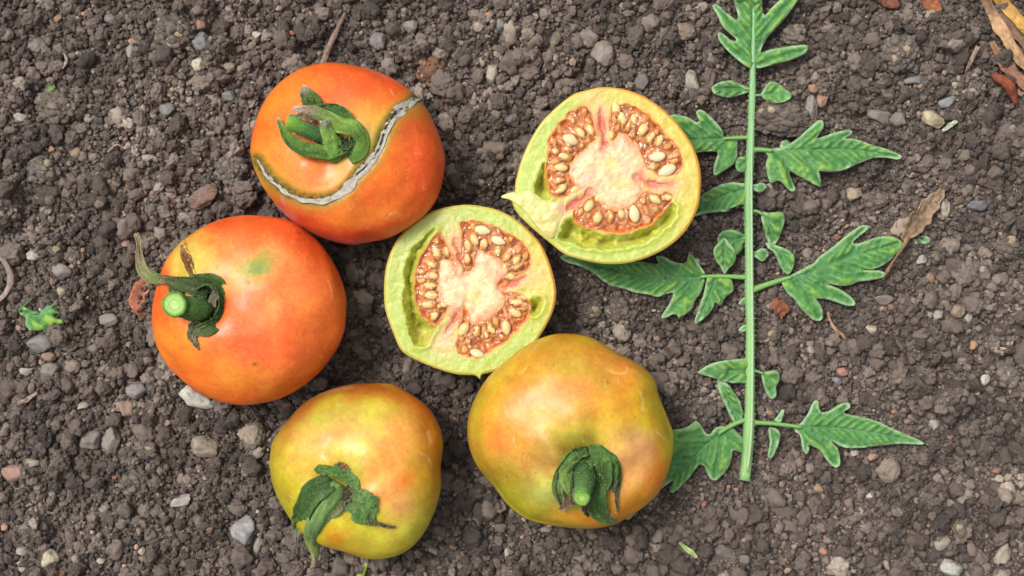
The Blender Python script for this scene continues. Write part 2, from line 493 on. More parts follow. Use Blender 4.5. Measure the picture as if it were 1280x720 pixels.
# crumbs: tens of thousands of small lumps over the sheet
N1, N2, N3 = 110000, 34000, 7000
def area(n, mx=430, my=330):
    return rng.uniform(-mx, 1280 + mx, n), rng.uniform(-my, 720 + my, n)
xs, ys, rs = [], [], []
for n, (a, b), pw in ((N1, (1.3, 3.0), 1.4), (N2, (2.8, 6.2), 1.7), (N3, (5.5, 12.5), 2.2)):
    x, y = area(n)
    xs.append(x); ys.append(y); rs.append(a + (b - a) * rng.random(n) ** pw)
# coarser crumbs carry on round the picture
x, y = area(70000, 830, 750)
m_ = (x < -430) | (x > 1710) | (y < -330) | (y > 1050)
xs.append(x[m_]); ys.append(y[m_]); rs.append(2.6 + 5 * rng.random(m_.sum()) ** 2)
cx, cy, cr = np.concatenate(xs), np.concatenate(ys), np.concatenate(rs)
# keep the stones free of crumbs
keep = np.ones(len(cx), bool)
for (sx, sy, w, h, rot, c, k, l) in PEBBLES + CLODS:
    t = math.radians(rot)
    dx, dy = cx - sx, cy - sy
    u = (dx * math.cos(t) + dy * math.sin(t)) / (w * (0.48 if k < 1 else 0.40) + np.where(cr > 4, 0.85, 0.3) * cr); v = (-dx * math.sin(t) + dy * math.cos(t)) / (h * (0.48 if k < 1 else 0.40) + np.where(cr > 4, 0.85, 0.3) * cr)
    keep &= ~((u * u + v * v) < 1)
for (sx, sy, a_, b_) in ((942,30,60,70),(913,111,28,16),(970,116,28,18),(885,175,52,46),(1040,190,92,48),(900,248,46,28),(970,285,20,26),(976,322,24,26),(905,315,26,34),
                         (1055,335,80,60),(1020,375,44,34),(905,465,42,22),(914,503,24,34),(962,482,18,24),(970,545,16,34),(1070,540,92,32),(1035,560,30,30),(860,575,86,60),(822,630,60,30),(52,398,38,26),(175,370,20,34),(938,300,10,330),
                         (1160,270,34,44),(972,384,18,18)):
    keep &= ~((cr > 4.2) & ((((cx - sx) / a_) ** 2 + ((cy - sy) / b_) ** 2) < 1.15))
keep &= ~((cr > 4.5) & (cx > 690) & (cx < 930) & (cy > 285) & (cy < 405))
cx, cy, cr = cx[keep], cy[keep], cr[keep]
cz = soil_z(cx, cy) + cr * rng.uniform(-0.25, 0.7, len(cx)) + np.where(cr < 3, rng.uniform(-.5, 2.2, len(cx)), 0)
V = np.stack([(cx - 640) * K, (360 - cy) * K, cz * K], -1)
me = bpy.data.meshes.new('soil_crumbs')
me.vertices.add(len(V)); me.vertices.foreach_set('co', V.astype(np.float32).ravel())
tone = np.clip(0.12 + 0.5 * rng.random(len(V)) + (fbm(cx / 55, cy / 55, seed=31, o=2) - 0.5) * 0.5, 0, 0.8)
spec = rng.random(len(V))
tone = np.where(spec < 0.03, rng.uniform(0.84, 0.96, len(V)), tone)
tone = np.where((spec < 0.0045), rng.uniform(0.975, 1.0, len(V)), tone)
tone = np.where((cr > 5) & (tone > 0.86), 0.5, tone)
def put(name, typ, key, arr):
    a = me.attributes.new(name, typ, 'POINT'); a.data.foreach_set(key, np.asarray(arr, np.float32 if key != 'value' or typ == 'FLOAT' else np.int32).ravel())
put('tone', 'FLOAT', 'value', tone)
put('turn', 'FLOAT_VECTOR', 'vector', rng.uniform(0, 6.283, (len(V), 3)))
put('size', 'FLOAT_VECTOR', 'vector', (cr * K)[:, None] * rng.uniform(0.72, 1.28, (len(V), 3)))
a = me.attributes.new('pick', 'INT', 'POINT'); a.data.foreach_set('value', rng.integers(0, 8, len(V)).astype(np.int32))
crumbs = link('soil_crumbs', me)
crumbs['kind'] = 'stuff'; crumbs['label'] = 'dark brown crumbly soil grains covering the ground'

ng = bpy.data.node_groups.new('scatter_crumbs', 'GeometryNodeTree')
ng.interface.new_socket('Geometry', in_out='INPUT', socket_type='NodeSocketGeometry')
ng.interface.new_socket('Geometry', in_out='OUTPUT', socket_type='NodeSocketGeometry')
gi = ng.nodes.new('NodeGroupInput'); go = ng.nodes.new('NodeGroupOutput')
g2i = ng.nodes.new('GeometryNodeGeometryToInstance')
pos = ng.nodes.new('GeometryNodeInputPosition'); nor = ng.nodes.new('GeometryNodeInputNormal')
for k in range(8):
    ico = ng.nodes.new('GeometryNodeMeshIcoSphere'); ico.inputs['Radius'].default_value = 1.0; ico.inputs['Subdivisions'].default_value = 4 if k % 2 else 3
    off = ng.nodes.new('ShaderNodeVectorMath'); off.operation = 'ADD'; off.inputs[1].default_value = (k * 7.3, k * 3.1, 11.0 - k)
    ng.links.new(pos.outputs[0], off.inputs[0])
    nz = ng.nodes.new('ShaderNodeTexNoise'); nz.inputs['Scale'].default_value = 1.15 + 0.12 * (k % 3); nz.inputs['Detail'].default_value = 4.0; nz.inputs['Roughness'].default_value = 0.72
    ng.links.new(off.outputs[0], nz.inputs['Vector'])
    mp = ng.nodes.new('ShaderNodeMapRange'); mp.inputs['From Min'].default_value = 0.25; mp.inputs['From Max'].default_value = 0.75
    mp.inputs['To Min'].default_value = -0.6; mp.inputs['To Max'].default_value = 0.55
    ng.links.new(nz.outputs[0], mp.inputs['Value'])
    sc_ = ng.nodes.new('ShaderNodeVectorMath'); sc_.operation = 'SCALE'
    ng.links.new(nor.outputs[0], sc_.inputs[0]); ng.links.new(mp.outputs[0], sc_.inputs['Scale'])
    sp = ng.nodes.new('GeometryNodeSetPosition')
    ng.links.new(ico.outputs['Mesh'], sp.inputs['Geometry']); ng.links.new(sc_.outputs[0], sp.inputs['Offset'])
    ss = ng.nodes.new('GeometryNodeSetShadeSmooth'); ss.inputs['Shade Smooth'].default_value = True
    ng.links.new(sp.outputs[0], ss.inputs[0])
    sm_ = ng.nodes.new('GeometryNodeSetMaterial'); sm_.inputs['Material'].default_value = M['crumb']
    ng.links.new(ss.outputs[0], sm_.inputs[0])
    ng.links.new(sm_.outputs[0], g2i.inputs[0])
iop = ng.nodes.new('GeometryNodeInstanceOnPoints')
def named(nm, typ):
    n = ng.nodes.new('GeometryNodeInputNamedAttribute'); n.data_type = typ; n.inputs['Name'].default_value = nm; return n.outputs['Attribute']
ng.links.new(gi.outputs[0], iop.inputs['Points']); ng.links.new(g2i.outputs[0], iop.inputs['Instance'])
iop.inputs['Pick Instance'].default_value = True
ng.links.new(named('pick', 'INT'), iop.inputs['Instance Index'])
e2r = ng.nodes.new('FunctionNodeEulerToRotation'); ng.links.new(named('turn', 'FLOAT_VECTOR'), e2r.inputs[0])
ng.links.new(e2r.outputs[0], iop.inputs['Rotation'])
ng.links.new(named('size', 'FLOAT_VECTOR'), iop.inputs['Scale'])
ng.links.new(iop.outputs[0], go.inputs[0])
md = crumbs.modifiers.new('scatter', 'NODES'); md.node_group = ng

# ------------------------------------------------------------------ stones
def stone_mat(name, crumb):
    m, nt, p, out = new_mat(name)
    oi = nd(nt, 'ShaderNodeObjectInfo')
    n = noise(nt, 1.6 if not crumb else 3.2, 6, 0.7)
    lo, hi = (0.55, 1.35) if crumb else (0.72, 1.18)
    r = ramp(nt, n.outputs[0], [(0.3, (lo,) * 3), (0.7, (hi, hi * .98, hi * .95))])
    c = mixc(nt, 1.0, oi.outputs['Color'], r.outputs[0], 'MULTIPLY')
    n3 = noise(nt, 9, 3, 0.6)
    r3 = ramp(nt, n3.outputs[0], [(0.60, (0, 0, 0)), (0.70, (1, 1, 1))])
    c = mixc(nt, r3.outputs[0], c, tuple(S(112, 98, 88) if not crumb else S(176, 156, 132)))
    n4 = noise(nt, 1.1, 3, 0.6)                      # soil smeared on the stone
    r4 = ramp(nt, n4.outputs[0], [(0.46, (0, 0, 0)), (0.62, (.85, .85, .85))])
    c = mixc(nt, r4.outputs[0], c, tuple(S(104, 90, 82)))
    nt.links.new(c, p.inputs['Base Color'])
    p.inputs['Roughness'].default_value = 0.8 if crumb else 0.62
    p.inputs['Specular IOR Level'].default_value = 0.4
    nt.links.new(bump(nt, n3.outputs[0], 0.8 if crumb else 0.35, 0.05 * 0.01), p.inputs['Normal'])
    return m
M['stone'] = stone_mat('stone', False); M['clod'] = stone_mat('clod', True)

def ico(sub):
    bm = bmesh.new(); bmesh.ops.create_icosphere(bm, subdivisions=sub, radius=1.0)
    V = np.array([v.co[:] for v in bm.verts]); F = np.array([[v.index for v in f.verts] for f in bm.faces]); bm.free()
    return V, F
IV, IF = ico(4)
IV5, IF5 = ico(5)
def stone_mesh(seed, rough):
    V, F = (IV.copy(), IF) if rough < 1 else (IV5.copy(), IF5)
    # planar facets
    r = np.random.default_rng(seed)
    s = np.ones(len(V)) * 1.15
    for k in range(9 if rough < 1 else 4):
        n = r.normal(size=3); n /= np.linalg.norm(n)
        d = V @ n
        lim = r.uniform(0.66, 0.92)
        s = np.minimum(s, np.where(d > 0.05, lim / np.maximum(d, 0.05), 9))
    s = np.minimum(s, 1.12)
    V = V * s[:, None]
    n1 = fbm(V[:, 0] * 1.7 + seed, V[:, 1] * 1.7, V[:, 2] * 1.7 + 3, seed, 3) - 0.5
    n2 = fbm(V[:, 0] * 6 + seed, V[:, 1] * 6, V[:, 2] * 6 + 3, seed + 5, 3) - 0.5
    V = V * (1 + n1 * 0.35 + n2 * (0.08 + 0.55 * rough))[:, None]
    if rough == 1:
        n3 = fbm(V[:, 0] * 13 + seed, V[:, 1] * 13, V[:, 2] * 13, seed + 8, 2) - 0.5
        V = V * (1 + n3 * 0.16)[:, None]
    V /= np.abs(V).max(0) * 0.98
    return mesh('stone', V, F)
def clod_mesh(seed, w, h, col):
    """a clod: a lumpy heart with many crumbs stuck on"""
    r = np.random.default_rng(seed)
    k_ = .9 if col[0] - col[2] > 40 else .35
    col = tuple(np.array(col) * k_ + np.array((106, 96, 84)) * (1 - k_))
    V0 = IV.copy()
    n1 = fbm(V0[:, 0] * 1.6 + seed, V0[:, 1] * 1.6, V0[:, 2] * 1.6 + 3, seed, 3) - .5
    V0 *= (0.86 * (1 + n1 * .7))[:, None]
    Vs_, Fs_, Cs_ = [V0], [IF], [np.tile(S(*col) * 1.1, (len(V0), 1))]
    off = len(V0)
    sv, sf = ico(2)
    n = int(26 + w * h * 0.075)
    for k in range(n):
        d = V0[r.integers(len(V0))]
        if d[2] < -.3: continue
        rad = (2.0 + 3.6 * r.random() ** 2) / (min(w, h) / 2)
        v = sv * (1 + 0.5 * (fbm(sv[:, 0] * 1.3 + k * 3, sv[:, 1] * 1.3, sv[:, 2] * 1.3 + seed, k, 2) - .5) * 2)[:, None]
        v = v * rad * r.uniform(.75, 1.25, 3) + d * r.uniform(.92, 1.04)
        Vs_.append(v); Fs_.append(sf + off); off += len(v)
        t = r.uniform(.66, 1.3)
        c = S(*col) * t * 1.4
        if r.random() < .06: c = S(180, 160, 132)
        Cs_.append(np.tile(c, (len(v), 1)))
    V = np.concatenate(Vs_); V /= np.abs(V).max(0) * .97
    return mesh('clod', V, np.concatenate(Fs_), col=np.concatenate(Cs_))
M['clodm'] = tinted('clod_soil', rough=0.85, noise_scale=5, noise_amt=0.25, bump_s=0.8, bump_d=0.0005, spec=0.3, fleck=(14, tuple(S(168, 150, 130) * .9), 0.66))
def place_stone(i, e, name):
    x, y, w, h, rot, c, k, lab = e
    if name == 'soil_clod':
        o = link(name, clod_mesh(100 + i, w, h, c), M['clodm'])
    else:
        o = link(name, stone_mesh(100 + i, k), M['clod'] if k >= .6 else M['stone'])
    t = min(w, h)
    z = float(soil_z(x, y)) * 0.6 + t * (0.14 if k < 1 else 0.02) + 1.0
    z = min(z, 9)
    hz = t * 0.40
    p = W(x, y, z + hz * .5)
    o.location = (p[0], p[1], z * K)
    o.scale = (w * 0.5 * K * 1.04, h * 0.5 * K * 1.04, hz * K)
    o.rotation_euler = (0, 0, -math.radians(rot))
    lin = S(*c); g = lin.mean()
    lin = (g + (lin - g) * 0.66) * 0.68
    o.color = (*lin, 1)
    tag(o, lab, 'pebble' if name == 'pebble' else 'clod of soil', 'stones lying on the soil' if name == 'pebble' else 'big clods of soil')
for i, e in enumerate(PEBBLES): place_stone(i, e, 'pebble')
for i, e in enumerate(CLODS): place_stone(300 + i, e, 'soil_clod')
# ------------------------------------------------------------------ fruit materials
def skin_mat():
    m, nt, p, out = new_mat('tomato_skin')
    at = nd(nt, 'ShaderNodeAttribute', attribute_name='tint')
    n = noise(nt, 2000, 3, 0.65)                          # very fine pale dots in the skin
    r = ramp(nt, n.outputs[0], [(0.58, (0, 0, 0)), (0.72, (.3, .3, .3))])
    c = mixc(nt, r.outputs[0], at.outputs['Color'], tuple(S(240, 200, 110)))
    n1 = noise(nt, 160, 4, 0.6)
    r1 = ramp(nt, n1.outputs[0], [(0.3, (.93,) * 3), (0.7, (1.05,) * 3)])
    c = mixc(nt, 1.0, c, r1.outputs[0], 'MULTIPLY')
    nt.links.new(c, p.inputs['Base Color'])
    n2 = noise(nt, 60, 4, 0.6)
    r2 = ramp(nt, n2.outputs[0], [(0.3, (.32,) * 3), (0.7, (.44,) * 3)])
    nt.links.new(r2.outputs[0], p.inputs['Roughness'])
    p.inputs['Specular IOR Level'].default_value = 0.30
    p.inputs['Subsurface Weight'].default_value = 0.10
    p.inputs['Subsurface Radius'].default_value = (0.003, 0.0015, 0.0006)
    p.inputs['Subsurface Scale'].default_value = 1.0
    n4 = noise(nt, 900, 4, 0.6)
    nt.links.new(bump(nt, n4.outputs[0], 0.16, 0.0003), p.inputs['Normal'])
    return m
M['skin'] = skin_mat()
M['calyx'] = tinted('calyx_green', rough=0.8, noise_scale=1100, noise_amt=0.2, bump_s=0.9, bump_d=0.0006, spec=0.15, fleck=(2900, tuple(S(112, 138, 88)), 0.62))
M['fresh'] = tinted('fresh_cut', rough=0.5, noise_scale=1500, noise_amt=0.2, bump_s=0.7, bump_d=0.0002, sss=.2)
M['scar'] = tinted('corky_scar', rough=0.85, noise_scale=2200, noise_amt=0.2, bump_s=0.9, bump_d=0.0005, spec=0.2)
M['flesh'] = tinted('cut_flesh', rough=0.34, noise_scale=1100, noise_amt=0.07, bump_s=0.5, bump_d=0.00035, sss=0.25, spec=0.5, fleck=(2300, tuple(S(246, 236, 190)), 0.70))
M['seed'] = tinted('seed', rough=0.4, noise_scale=1800, noise_amt=0.1, bump_s=0.3, bump_d=0.0002, sss=0.1)
def gel_mat():
    m, nt, p, out = new_mat('gel')
    nt.nodes.remove(p)
    tr = nd(nt, 'ShaderNodeBsdfTransparent'); tr.inputs[0].default_value = (*S(254, 236, 206), 1)
    df = nd(nt, 'ShaderNodeBsdfDiffuse')
    at = nd(nt, 'ShaderNodeAttribute', attribute_name='tint'); nt.links.new(at.outputs['Color'], df.inputs[0])
    mk = nd(nt, 'ShaderNodeAttribute', attribute_name='milk')
    fc = nd(nt, 'ShaderNodeMapRange'); fc.inputs['To Min'].default_value = 0.05; fc.inputs['To Max'].default_value = 0.6
    nt.links.new(mk.outputs['Fac'], fc.inputs['Value'])
    gl = nd(nt, 'ShaderNodeBsdfGlossy'); gl.inputs['Roughness'].default_value = 0.05
    n = noise(nt, 450, 2, 0.5)
    b = bump(nt, n.outputs[0], 1.0, 0.0012)
    nt.links.new(b, gl.inputs['Normal'])
    m1 = nd(nt, 'ShaderNodeMixShader'); nt.links.new(fc.outputs[0], m1.inputs[0])
    nt.links.new(tr.outputs[0], m1.inputs[1]); nt.links.new(df.outputs[0], m1.inputs[2])
    fr = nd(nt, 'ShaderNodeFresnel'); fr.inputs[0].default_value = 1.5
    nt.links.new(b, fr.inputs['Normal'])
    m2 = nd(nt, 'ShaderNodeMixShader')
    nt.links.new(fr.outputs[0], m2.inputs[0]); nt.links.new(m1.outputs[0], m2.inputs[1]); nt.links.new(gl.outputs[0], m2.inputs[2])
    nt.links.new(m2.outputs[0], out.inputs['Surface'])
    return m
M['gel'] = gel_mat()

def paint(base, px, py, spots, seed, warp=9):
    """colour of the skin: soft patches of ripening, some of painted highlight and shade"""
    wx = px + (fbm(px / 26, py / 26, seed=seed, o=3) - 0.5) * 2 * warp
    wy = py + (fbm(px / 26, py / 26, seed=seed + 50, o=3) - 0.5) * 2 * warp
    C = np.tile(S(*base), (len(px), 1))
    for s in spots:
        x, y, rx, ry, rot, c, a = s
        t = math.radians(rot)
        dx, dy = wx - x, wy - y
        u = (dx * math.cos(t) + dy * math.sin(t)) / rx / 1.18; v = (-dx * math.sin(t) + dy * math.cos(t)) / ry / 1.18
        w = min(a * 1.08, .95) * np.exp(-(u * u + v * v) ** 1.2)
        C = C * (1 - w[:, None]) + S(*c) * w[:, None]
    return C

class Tomato:
    def __init__(self, outline, zc, hz, dim, spots, base, seed, lobes, label, group, scratches=(), extra=None):
        P = np.array(outline, float)
        c = (P.max(0) + P.min(0)) / 2
        sp = catmull(P, 8)
        ang = np.arctan2(sp[:, 1] - c[1], sp[:, 0] - c[0]); rad = np.hypot(sp[:, 0] - c[0], sp[:, 1] - c[1])
        o = np.argsort(ang); ang, rad = ang[o], rad[o]
        NU, NT, NB = 448, 150, 26
        th = np.linspace(-math.pi, math.pi, NU, endpoint=False)
        R = np.interp(th, ang, rad, period=2 * math.pi)
        R = (np.roll(R, 1) + 2 * R + np.roll(R, -1)) / 4
        phi = np.concatenate([np.linspace(-math.pi / 2 + .02, -0.02, NB), np.linspace(0.0, math.pi / 2 - 0.004, NT)])
        T, Ph = np.meshgrid(th, phi)
        Rm = R.mean()
        f = np.cos(Ph) ** 0.86
        Reff = Rm + (R[None, :] - Rm) * np.cos(Ph) ** 0.5
        r = Reff * f
        px = c[0] + r * np.cos(T); py = c[1] + r * np.sin(T)
        pz = zc + hz * np.sign(Ph) * np.abs(np.sin(Ph)) ** 0.92
        px, py, pz = px.ravel(), py.ravel(), pz.ravel()
        # dimple and shoulder lobes round the stalk
        dx0, dy0, depth, sig = dim
        rr = min(math.hypot(dx0 - c[0], dy0 - c[1]) / Rm, .97)
        zd = zc + hz * math.sqrt(1 - rr * rr)
        ax = np.array([(dx0 - c[0]) / Rm, (dy0 - c[1]) / Rm, math.sqrt(1 - rr * rr)])
        d = np.sqrt((px - dx0) ** 2 + (py - dy0) ** 2 + (pz - zd) ** 2)
        Q = np.stack([(px - c[0]) / Rm, (py - c[1]) / Rm, (pz - zc) / hz], -1)
        e1 = np.cross(ax, [0, 0, 1.0]); e1 = e1 / (np.linalg.norm(e1) + 1e-6); e2 = np.cross(ax, e1)
        psi = np.arctan2(Q @ e2, Q @ e1)
        nl, amp, ph = lobes
        top = sm(pz, zc - 10, zc + 40)
        psw = psi + 0.5 * (fbm(px / 60, py / 60, seed=seed + 70, o=2) - .5)
        lob = amp * (np.cos(psw * nl + ph) * 0.6 + 0.4 * np.cos(psw * (nl - 2) + 2 * ph)) * 0.55 * np.exp(-((d - 46) / 34) ** 2) * top
        bumpy = ((fbm(px / 52, py / 52, pz / 52, seed, 2) - 0.5) * 9 + (fbm(px / 15, py / 15, pz / 15, seed + 3, 2) - 0.5) * 0.9) * top
        disp = -depth * np.exp(-(d / sig) ** 2) + lob + bumpy
        N = Q.copy(); N[:, 2] *= Rm / hz
        N /= np.linalg.norm(N, axis=1)[:, None] + 1e-9
        px += disp * N[:, 0] * (1 - 0.7 * (np.abs(N[:, 2]) < .25)); py += disp * N[:, 1] * (1 - 0.7 * (np.abs(N[:, 2]) < .25)); pz += disp * N[:, 2]
        if extra: px, py, pz = extra(px, py, pz)
        C = paint(base, px, py, spots, seed)
        m1 = fbm(px / 20, py / 20, pz / 30, seed + 200, 4); m2 = fbm(px / 5, py / 5, pz / 5, seed + 201, 3); m3 = fbm(px / 1.7, py / 1.7, pz / 1.7, seed + 202, 2)
        C = C * (1 + (m1 - .5)[:, None] * np.array([.25, .75, .5])) * (1 + (m2 - .5)[:, None] * np.array([.14, .44, .4])) * (1 + (m3 - .5)[:, None] * np.array([.14, .32, .35]))
        C[pz < zc - 5] = C[pz < zc - 5] * 0 + S(*base)
        # pale hair-fine growth scratches
        r2 = np.random.default_rng(seed)
        for k in range(20):
            a = r2.uniform(0, 6.28); q = Rm * r2.uniform(.55, .93)
            sx, sy = c[0] + q * math.cos(a), c[1] + q * math.sin(a)
            tdir = a + math.pi / 2 + r2.normal() * 0.7 if r2.random() < .6 else r2.uniform(0, 6.28); L = r2.uniform(4, 11); bnd = r2.normal() * 3
            path = [(sx, sy), (sx + L / 2 * math.cos(tdir) - bnd * math.sin(tdir), sy + L / 2 * math.sin(tdir) + bnd * math.cos(tdir)), (sx + L * math.cos(tdir), sy + L * math.sin(tdir))]
            near = (np.hypot(px - sx, py - sy) < 22) & (pz > zc)
            dd, _ = dline(catmull(path, 5, False), px[near], py[near])
            w = np.exp(-(dd / 0.8) ** 2) * r2.uniform(.08, .34) * (0.3 + 1.2 * vnoise(px[near] / 2.2, py[near] / 2.2, seed=seed + k))
            C[near] = C[near] * (1 - w[:, None]) + S(244, 206, 150) * w[:, None]
        for k in range(34):                                  # specks of soil on the skin
            a = r2.uniform(0, 6.28); q = Rm * r2.uniform(.3, .97)
            sx, sy = c[0] + q * math.cos(a), c[1] + q * math.sin(a)
            w = np.exp(-(((px - sx) ** 2 + (py - sy) ** 2) / r2.uniform(.35, 1.5))) * r2.uniform(.25, .7) * (pz > zc)
            C = C * (1 - w[:, None]) + S(104, 76, 50) * w[:, None]
        for path, wd, c_, a_ in scratches:
            if wd < 2 and c_[0] > 200: a_ = a_ * .5
            dd, _ = dline(catmull(path, 6, False), px, py)
            w = np.exp(-(dd / wd) ** 2) * a_ * (pz > zc)
            w = w * (0.6 + 0.8 * vnoise(px / 3, py / 3, seed=seed))
            w = np.clip(w, 0, 1)
            C = C * (1 - w[:, None]) + S(*c_) * w[:, None]
        V = W(px, py, pz)
        F = grid_faces(NU, len(phi), True)
        n = len(V)
        tp = W(*[np.array([q[-NU:].mean()]) for q in (px, py, pz)]); bt = W(np.array([c[0]]), np.array([c[1]]), np.array([zc - hz]))
        V = np.concatenate([V, tp, bt]); C = np.concatenate([C, C[-NU:].mean(0)[None], S(*base)[None]])
        u = np.arange(NU); last = (len(phi) - 1) * NU
        tri = [(int(last + a), int(last + (a + 1) % NU), n) for a in u] + [(int((a + 1) % NU), int(a), n + 1) for a in u]
        Fl = [tuple(int(i) for i in f[::-1]) for f in F] + [t[::-1] for t in tri]
        Fl = [t[::-1] for t in Fl] if False else Fl
        me = mesh('skin', V, Fl, col=C)
        bm = bmesh.new(); bm.from_mesh(me); bmesh.ops.recalc_face_normals(bm, faces=bm.faces); bm.to_mesh(me); bm.free()
        base_pt = W(c[0], c[1], zc - hz)
        self.root = thing('tomato', label, 'tomato', tuple(base_pt), group)
        self.skin = under(link('skin', me, M['skin']), self.root)
        self.bvh = BVHTree.FromPolygons([tuple(v) for v in V], Fl)
        self.c = c
    def at(self, px, py, h):
        """point h above the skin where the plan point lies; h may be ('z', value) for an absolute height"""
        if isinstance(h, tuple): return W(px, py, h[1])
        o = Vector((0, 0, HC * K)); t = Vector(W(px, py, 0)); d = (t - o).normalized()
        hit, nrm, idx, dist = self.bvh.ray_cast(o, d)
        if hit is None: return W(px, py, 90 + h)
        return np.array(hit - d * (h * K))

def frame_along(P):
    T = np.gradient(P, axis=0)
    T /= np.linalg.norm(T, axis=1)[:, None] + 1e-12
    return T

def resample(P, n, extra=None):
    C = catmull(P, 8, False) if len(P) > 2 else np.array(P, float)
    d = np.concatenate([[0], np.cumsum(np.linalg.norm(np.diff(C[:, :3], axis=0), axis=1))])
    s = np.linspace(0, d[-1], n)
    return np.stack([np.interp(s, d, C[:, k]) for k in range(C.shape[1])], -1)

def ribbon(name, pts, cols, mat, root, fold=0.25, thick=0.6, n=46, m=15, rag=0.12, seed=1, twist=0.0, tip_tail=True):
    """a leafy strip. pts: rows (world xyz, width in plan units, roll deg); cols: list of (t, rgb)"""
    A = resample(np.array(pts, float), n)
    P, wd, rl = A[:, :3], A[:, 3] * K, np.radians(A[:, 4])
    T = frame_along(P)
    U = np.array([0, 0, 1.0])
    side = np.cross(T, U); side /= np.linalg.norm(side, axis=1)[:, None] + 1e-9
    for i in range(1, n):
        if side[i] @ side[i - 1] < 0: side[i] *= -1
    up = np.cross(side, T)
    s2 = side * np.cos(rl)[:, None] + up * np.sin(rl)[:, None]
    u2 = -side * np.sin(rl)[:, None] + up * np.cos(rl)[:, None]
    V, C = [], []
    ts = [c[0] for c in cols]; cc = np.array([S(*c[1]) for c in cols])
    for i in range(n):
        t = i / (n - 1)
        col = np.array([np.interp(t, ts, cc[:, k]) for k in range(3)])
        for j in range(m):
            v = j / (m - 1) * 2 - 1
            e = 1 + rag * (vnoise(np.array([t * 11 + seed * 9]), np.array([np.sign(v) * 3.0 + seed]), seed=seed)[0] - 0.5) * 2
            off = v * wd[i] / 2 * e
            hgt = fold * wd[i] * (v * v) - 0.02 * wd[i] * math.cos(v * 9)
            nz = (fbm(np.array([i * .22 + seed]), np.array([j * .45]), seed=seed + 3, o=3)[0] - .5) * 5.6 * K
            nc = fbm(np.array([i * .30 + seed * 3]), np.array([j * .55]), seed=seed + 5, o=3)[0]
            V.append(P[i] + s2[i] * off + u2[i] * (hgt + nz))
            k_ = (0.74 + 0.36 * abs(v) ** 1.5 + (0.12 if abs(v) < .14 else 0)) * (0.55 + 0.9 * nc)
            C.append(col * k_ * np.array([1.62, 1.28, 1.15]) + np.array([.012, .012, .010]) * (nc > .56))
    F = grid_faces(m, n)
    me = mesh(name, np.array(V), F, col=np.array(C))
    o = under(link(name, me, mat), root)
    sd_ = o.modifiers.new('thickness', 'SOLIDIFY'); sd_.thickness = thick * K; sd_.offset = 0
    return o

def tube(name, pts, cols, mat, root, n=24, m=16, cap=True, seed=1, bumpy=0.06, flatten=1.0):
    """a round stalk. pts rows: world xyz, radius in plan units"""
    A = resample(np.array(pts, float), n)
    P, rad = A[:, :3], A[:, 3] * K
    T = frame_along(P)
    ref = np.array([0.3, 0.2, 1.0])
    if abs(T[0] @ ref) / np.linalg.norm(ref) > .95: ref = np.array([1.0, 0, 0])
    a = np.cross(T, ref); a /= np.linalg.norm(a, axis=1)[:, None] + 1e-9
    b = np.cross(T, a)
    V, C = [], []
    ts = [c[0] for c in cols]; cc = np.array([S(*c[1]) for c in cols])
    for i in range(n):
        col = np.array([np.interp(i / (n - 1), ts, cc[:, k]) for k in range(3)])
        for j in range(m):
            q = 2 * math.pi * j / m
            r = rad[i] * (1 + bumpy * math.sin(q * 5 + seed) + bumpy * (vnoise(np.array([i * .4]), np.array([j * .8 + seed]), seed=seed)[0] - .5) * 2)
            V.append(P[i] + a[i] * math.cos(q) * r + b[i] * math.sin(q) * r * flatten)
            C.append(col)
    F = [tuple(int(x) for x in f) for f in grid_faces(m, n, True)]
    if cap:
        for base, k in ((0, 0), ((n - 1) * m, n - 1)):
            V.append(P[k]); C.append(C[base]); ci = len(V) - 1
            F += [(base + j, base + (j + 1) % m, ci) for j in range(m)]
    me = mesh(name, np.array(V), F, col=np.array(C))
    bm = bmesh.new(); bm.from_mesh(me); bmesh.ops.recalc_face_normals(bm, faces=bm.faces); bm.to_mesh(me); bm.free()
    return under(link(name, me, mat), root)

def disc_end(name, center, normal, r, mat, root, seed=3, rim=(120, 175, 60), mid=(150, 225, 90), core=(205, 240, 170)):
    """the fresh cut end of a stalk: a shallow disc with a bright core ring"""
    c = np.array(center); nrm = np.array(normal, float); nrm /= np.linalg.norm(nrm)
    a = np.cross(nrm, [0.1, 1, 0.1]); a /= np.linalg.norm(a); b = np.cross(nrm, a)
    V, C = [c + nrm * 0.5 * K], [S(*core)]
    rings = [(0.25, .2, core), (0.42, .9, mid), (0.55, .5, tuple((np.array(mid) + core) / 2)), (0.72, .9, mid), (0.9, .5, rim), (1.0, -1.0, rim), (0.93, -5.0, rim)]
    m = 28
    for q, h, col in rings:
        for j in range(m):
            t = 2 * math.pi * j / m
            rr = r * K * q * (1 + 0.06 * (vnoise(np.array([j * .9]), np.array([seed * 1.0]), seed=seed)[0] - .5) * 2)
            V.append(c + a * math.cos(t) * rr + b * math.sin(t) * rr + nrm * h * K); C.append(S(*col))
    F = [(0, 1 + j, 1 + (j + 1) % m) for j in range(m)]
    for k in range(len(rings) - 1):
        for j in range(m):
            F.append((1 + k * m + j, 1 + (k + 1) * m + j, 1 + (k + 1) * m + (j + 1) % m, 1 + k * m + (j + 1) % m))
    me = mesh(name, np.array(V), F, col=np.array(C))
    bm = bmesh.new(); bm.from_mesh(me); bmesh.ops.recalc_face_normals(bm, faces=bm.faces); bm.to_mesh(me); bm.free()
    return under(link(name, me, mat), root)

GR_D, GR, GR_L, TIP, DRY = (44, 78, 34), (78, 124, 54), (122, 164, 82), (160, 158, 150), (112, 92, 74)
GRP = 'whole tomatoes lying on the soil'

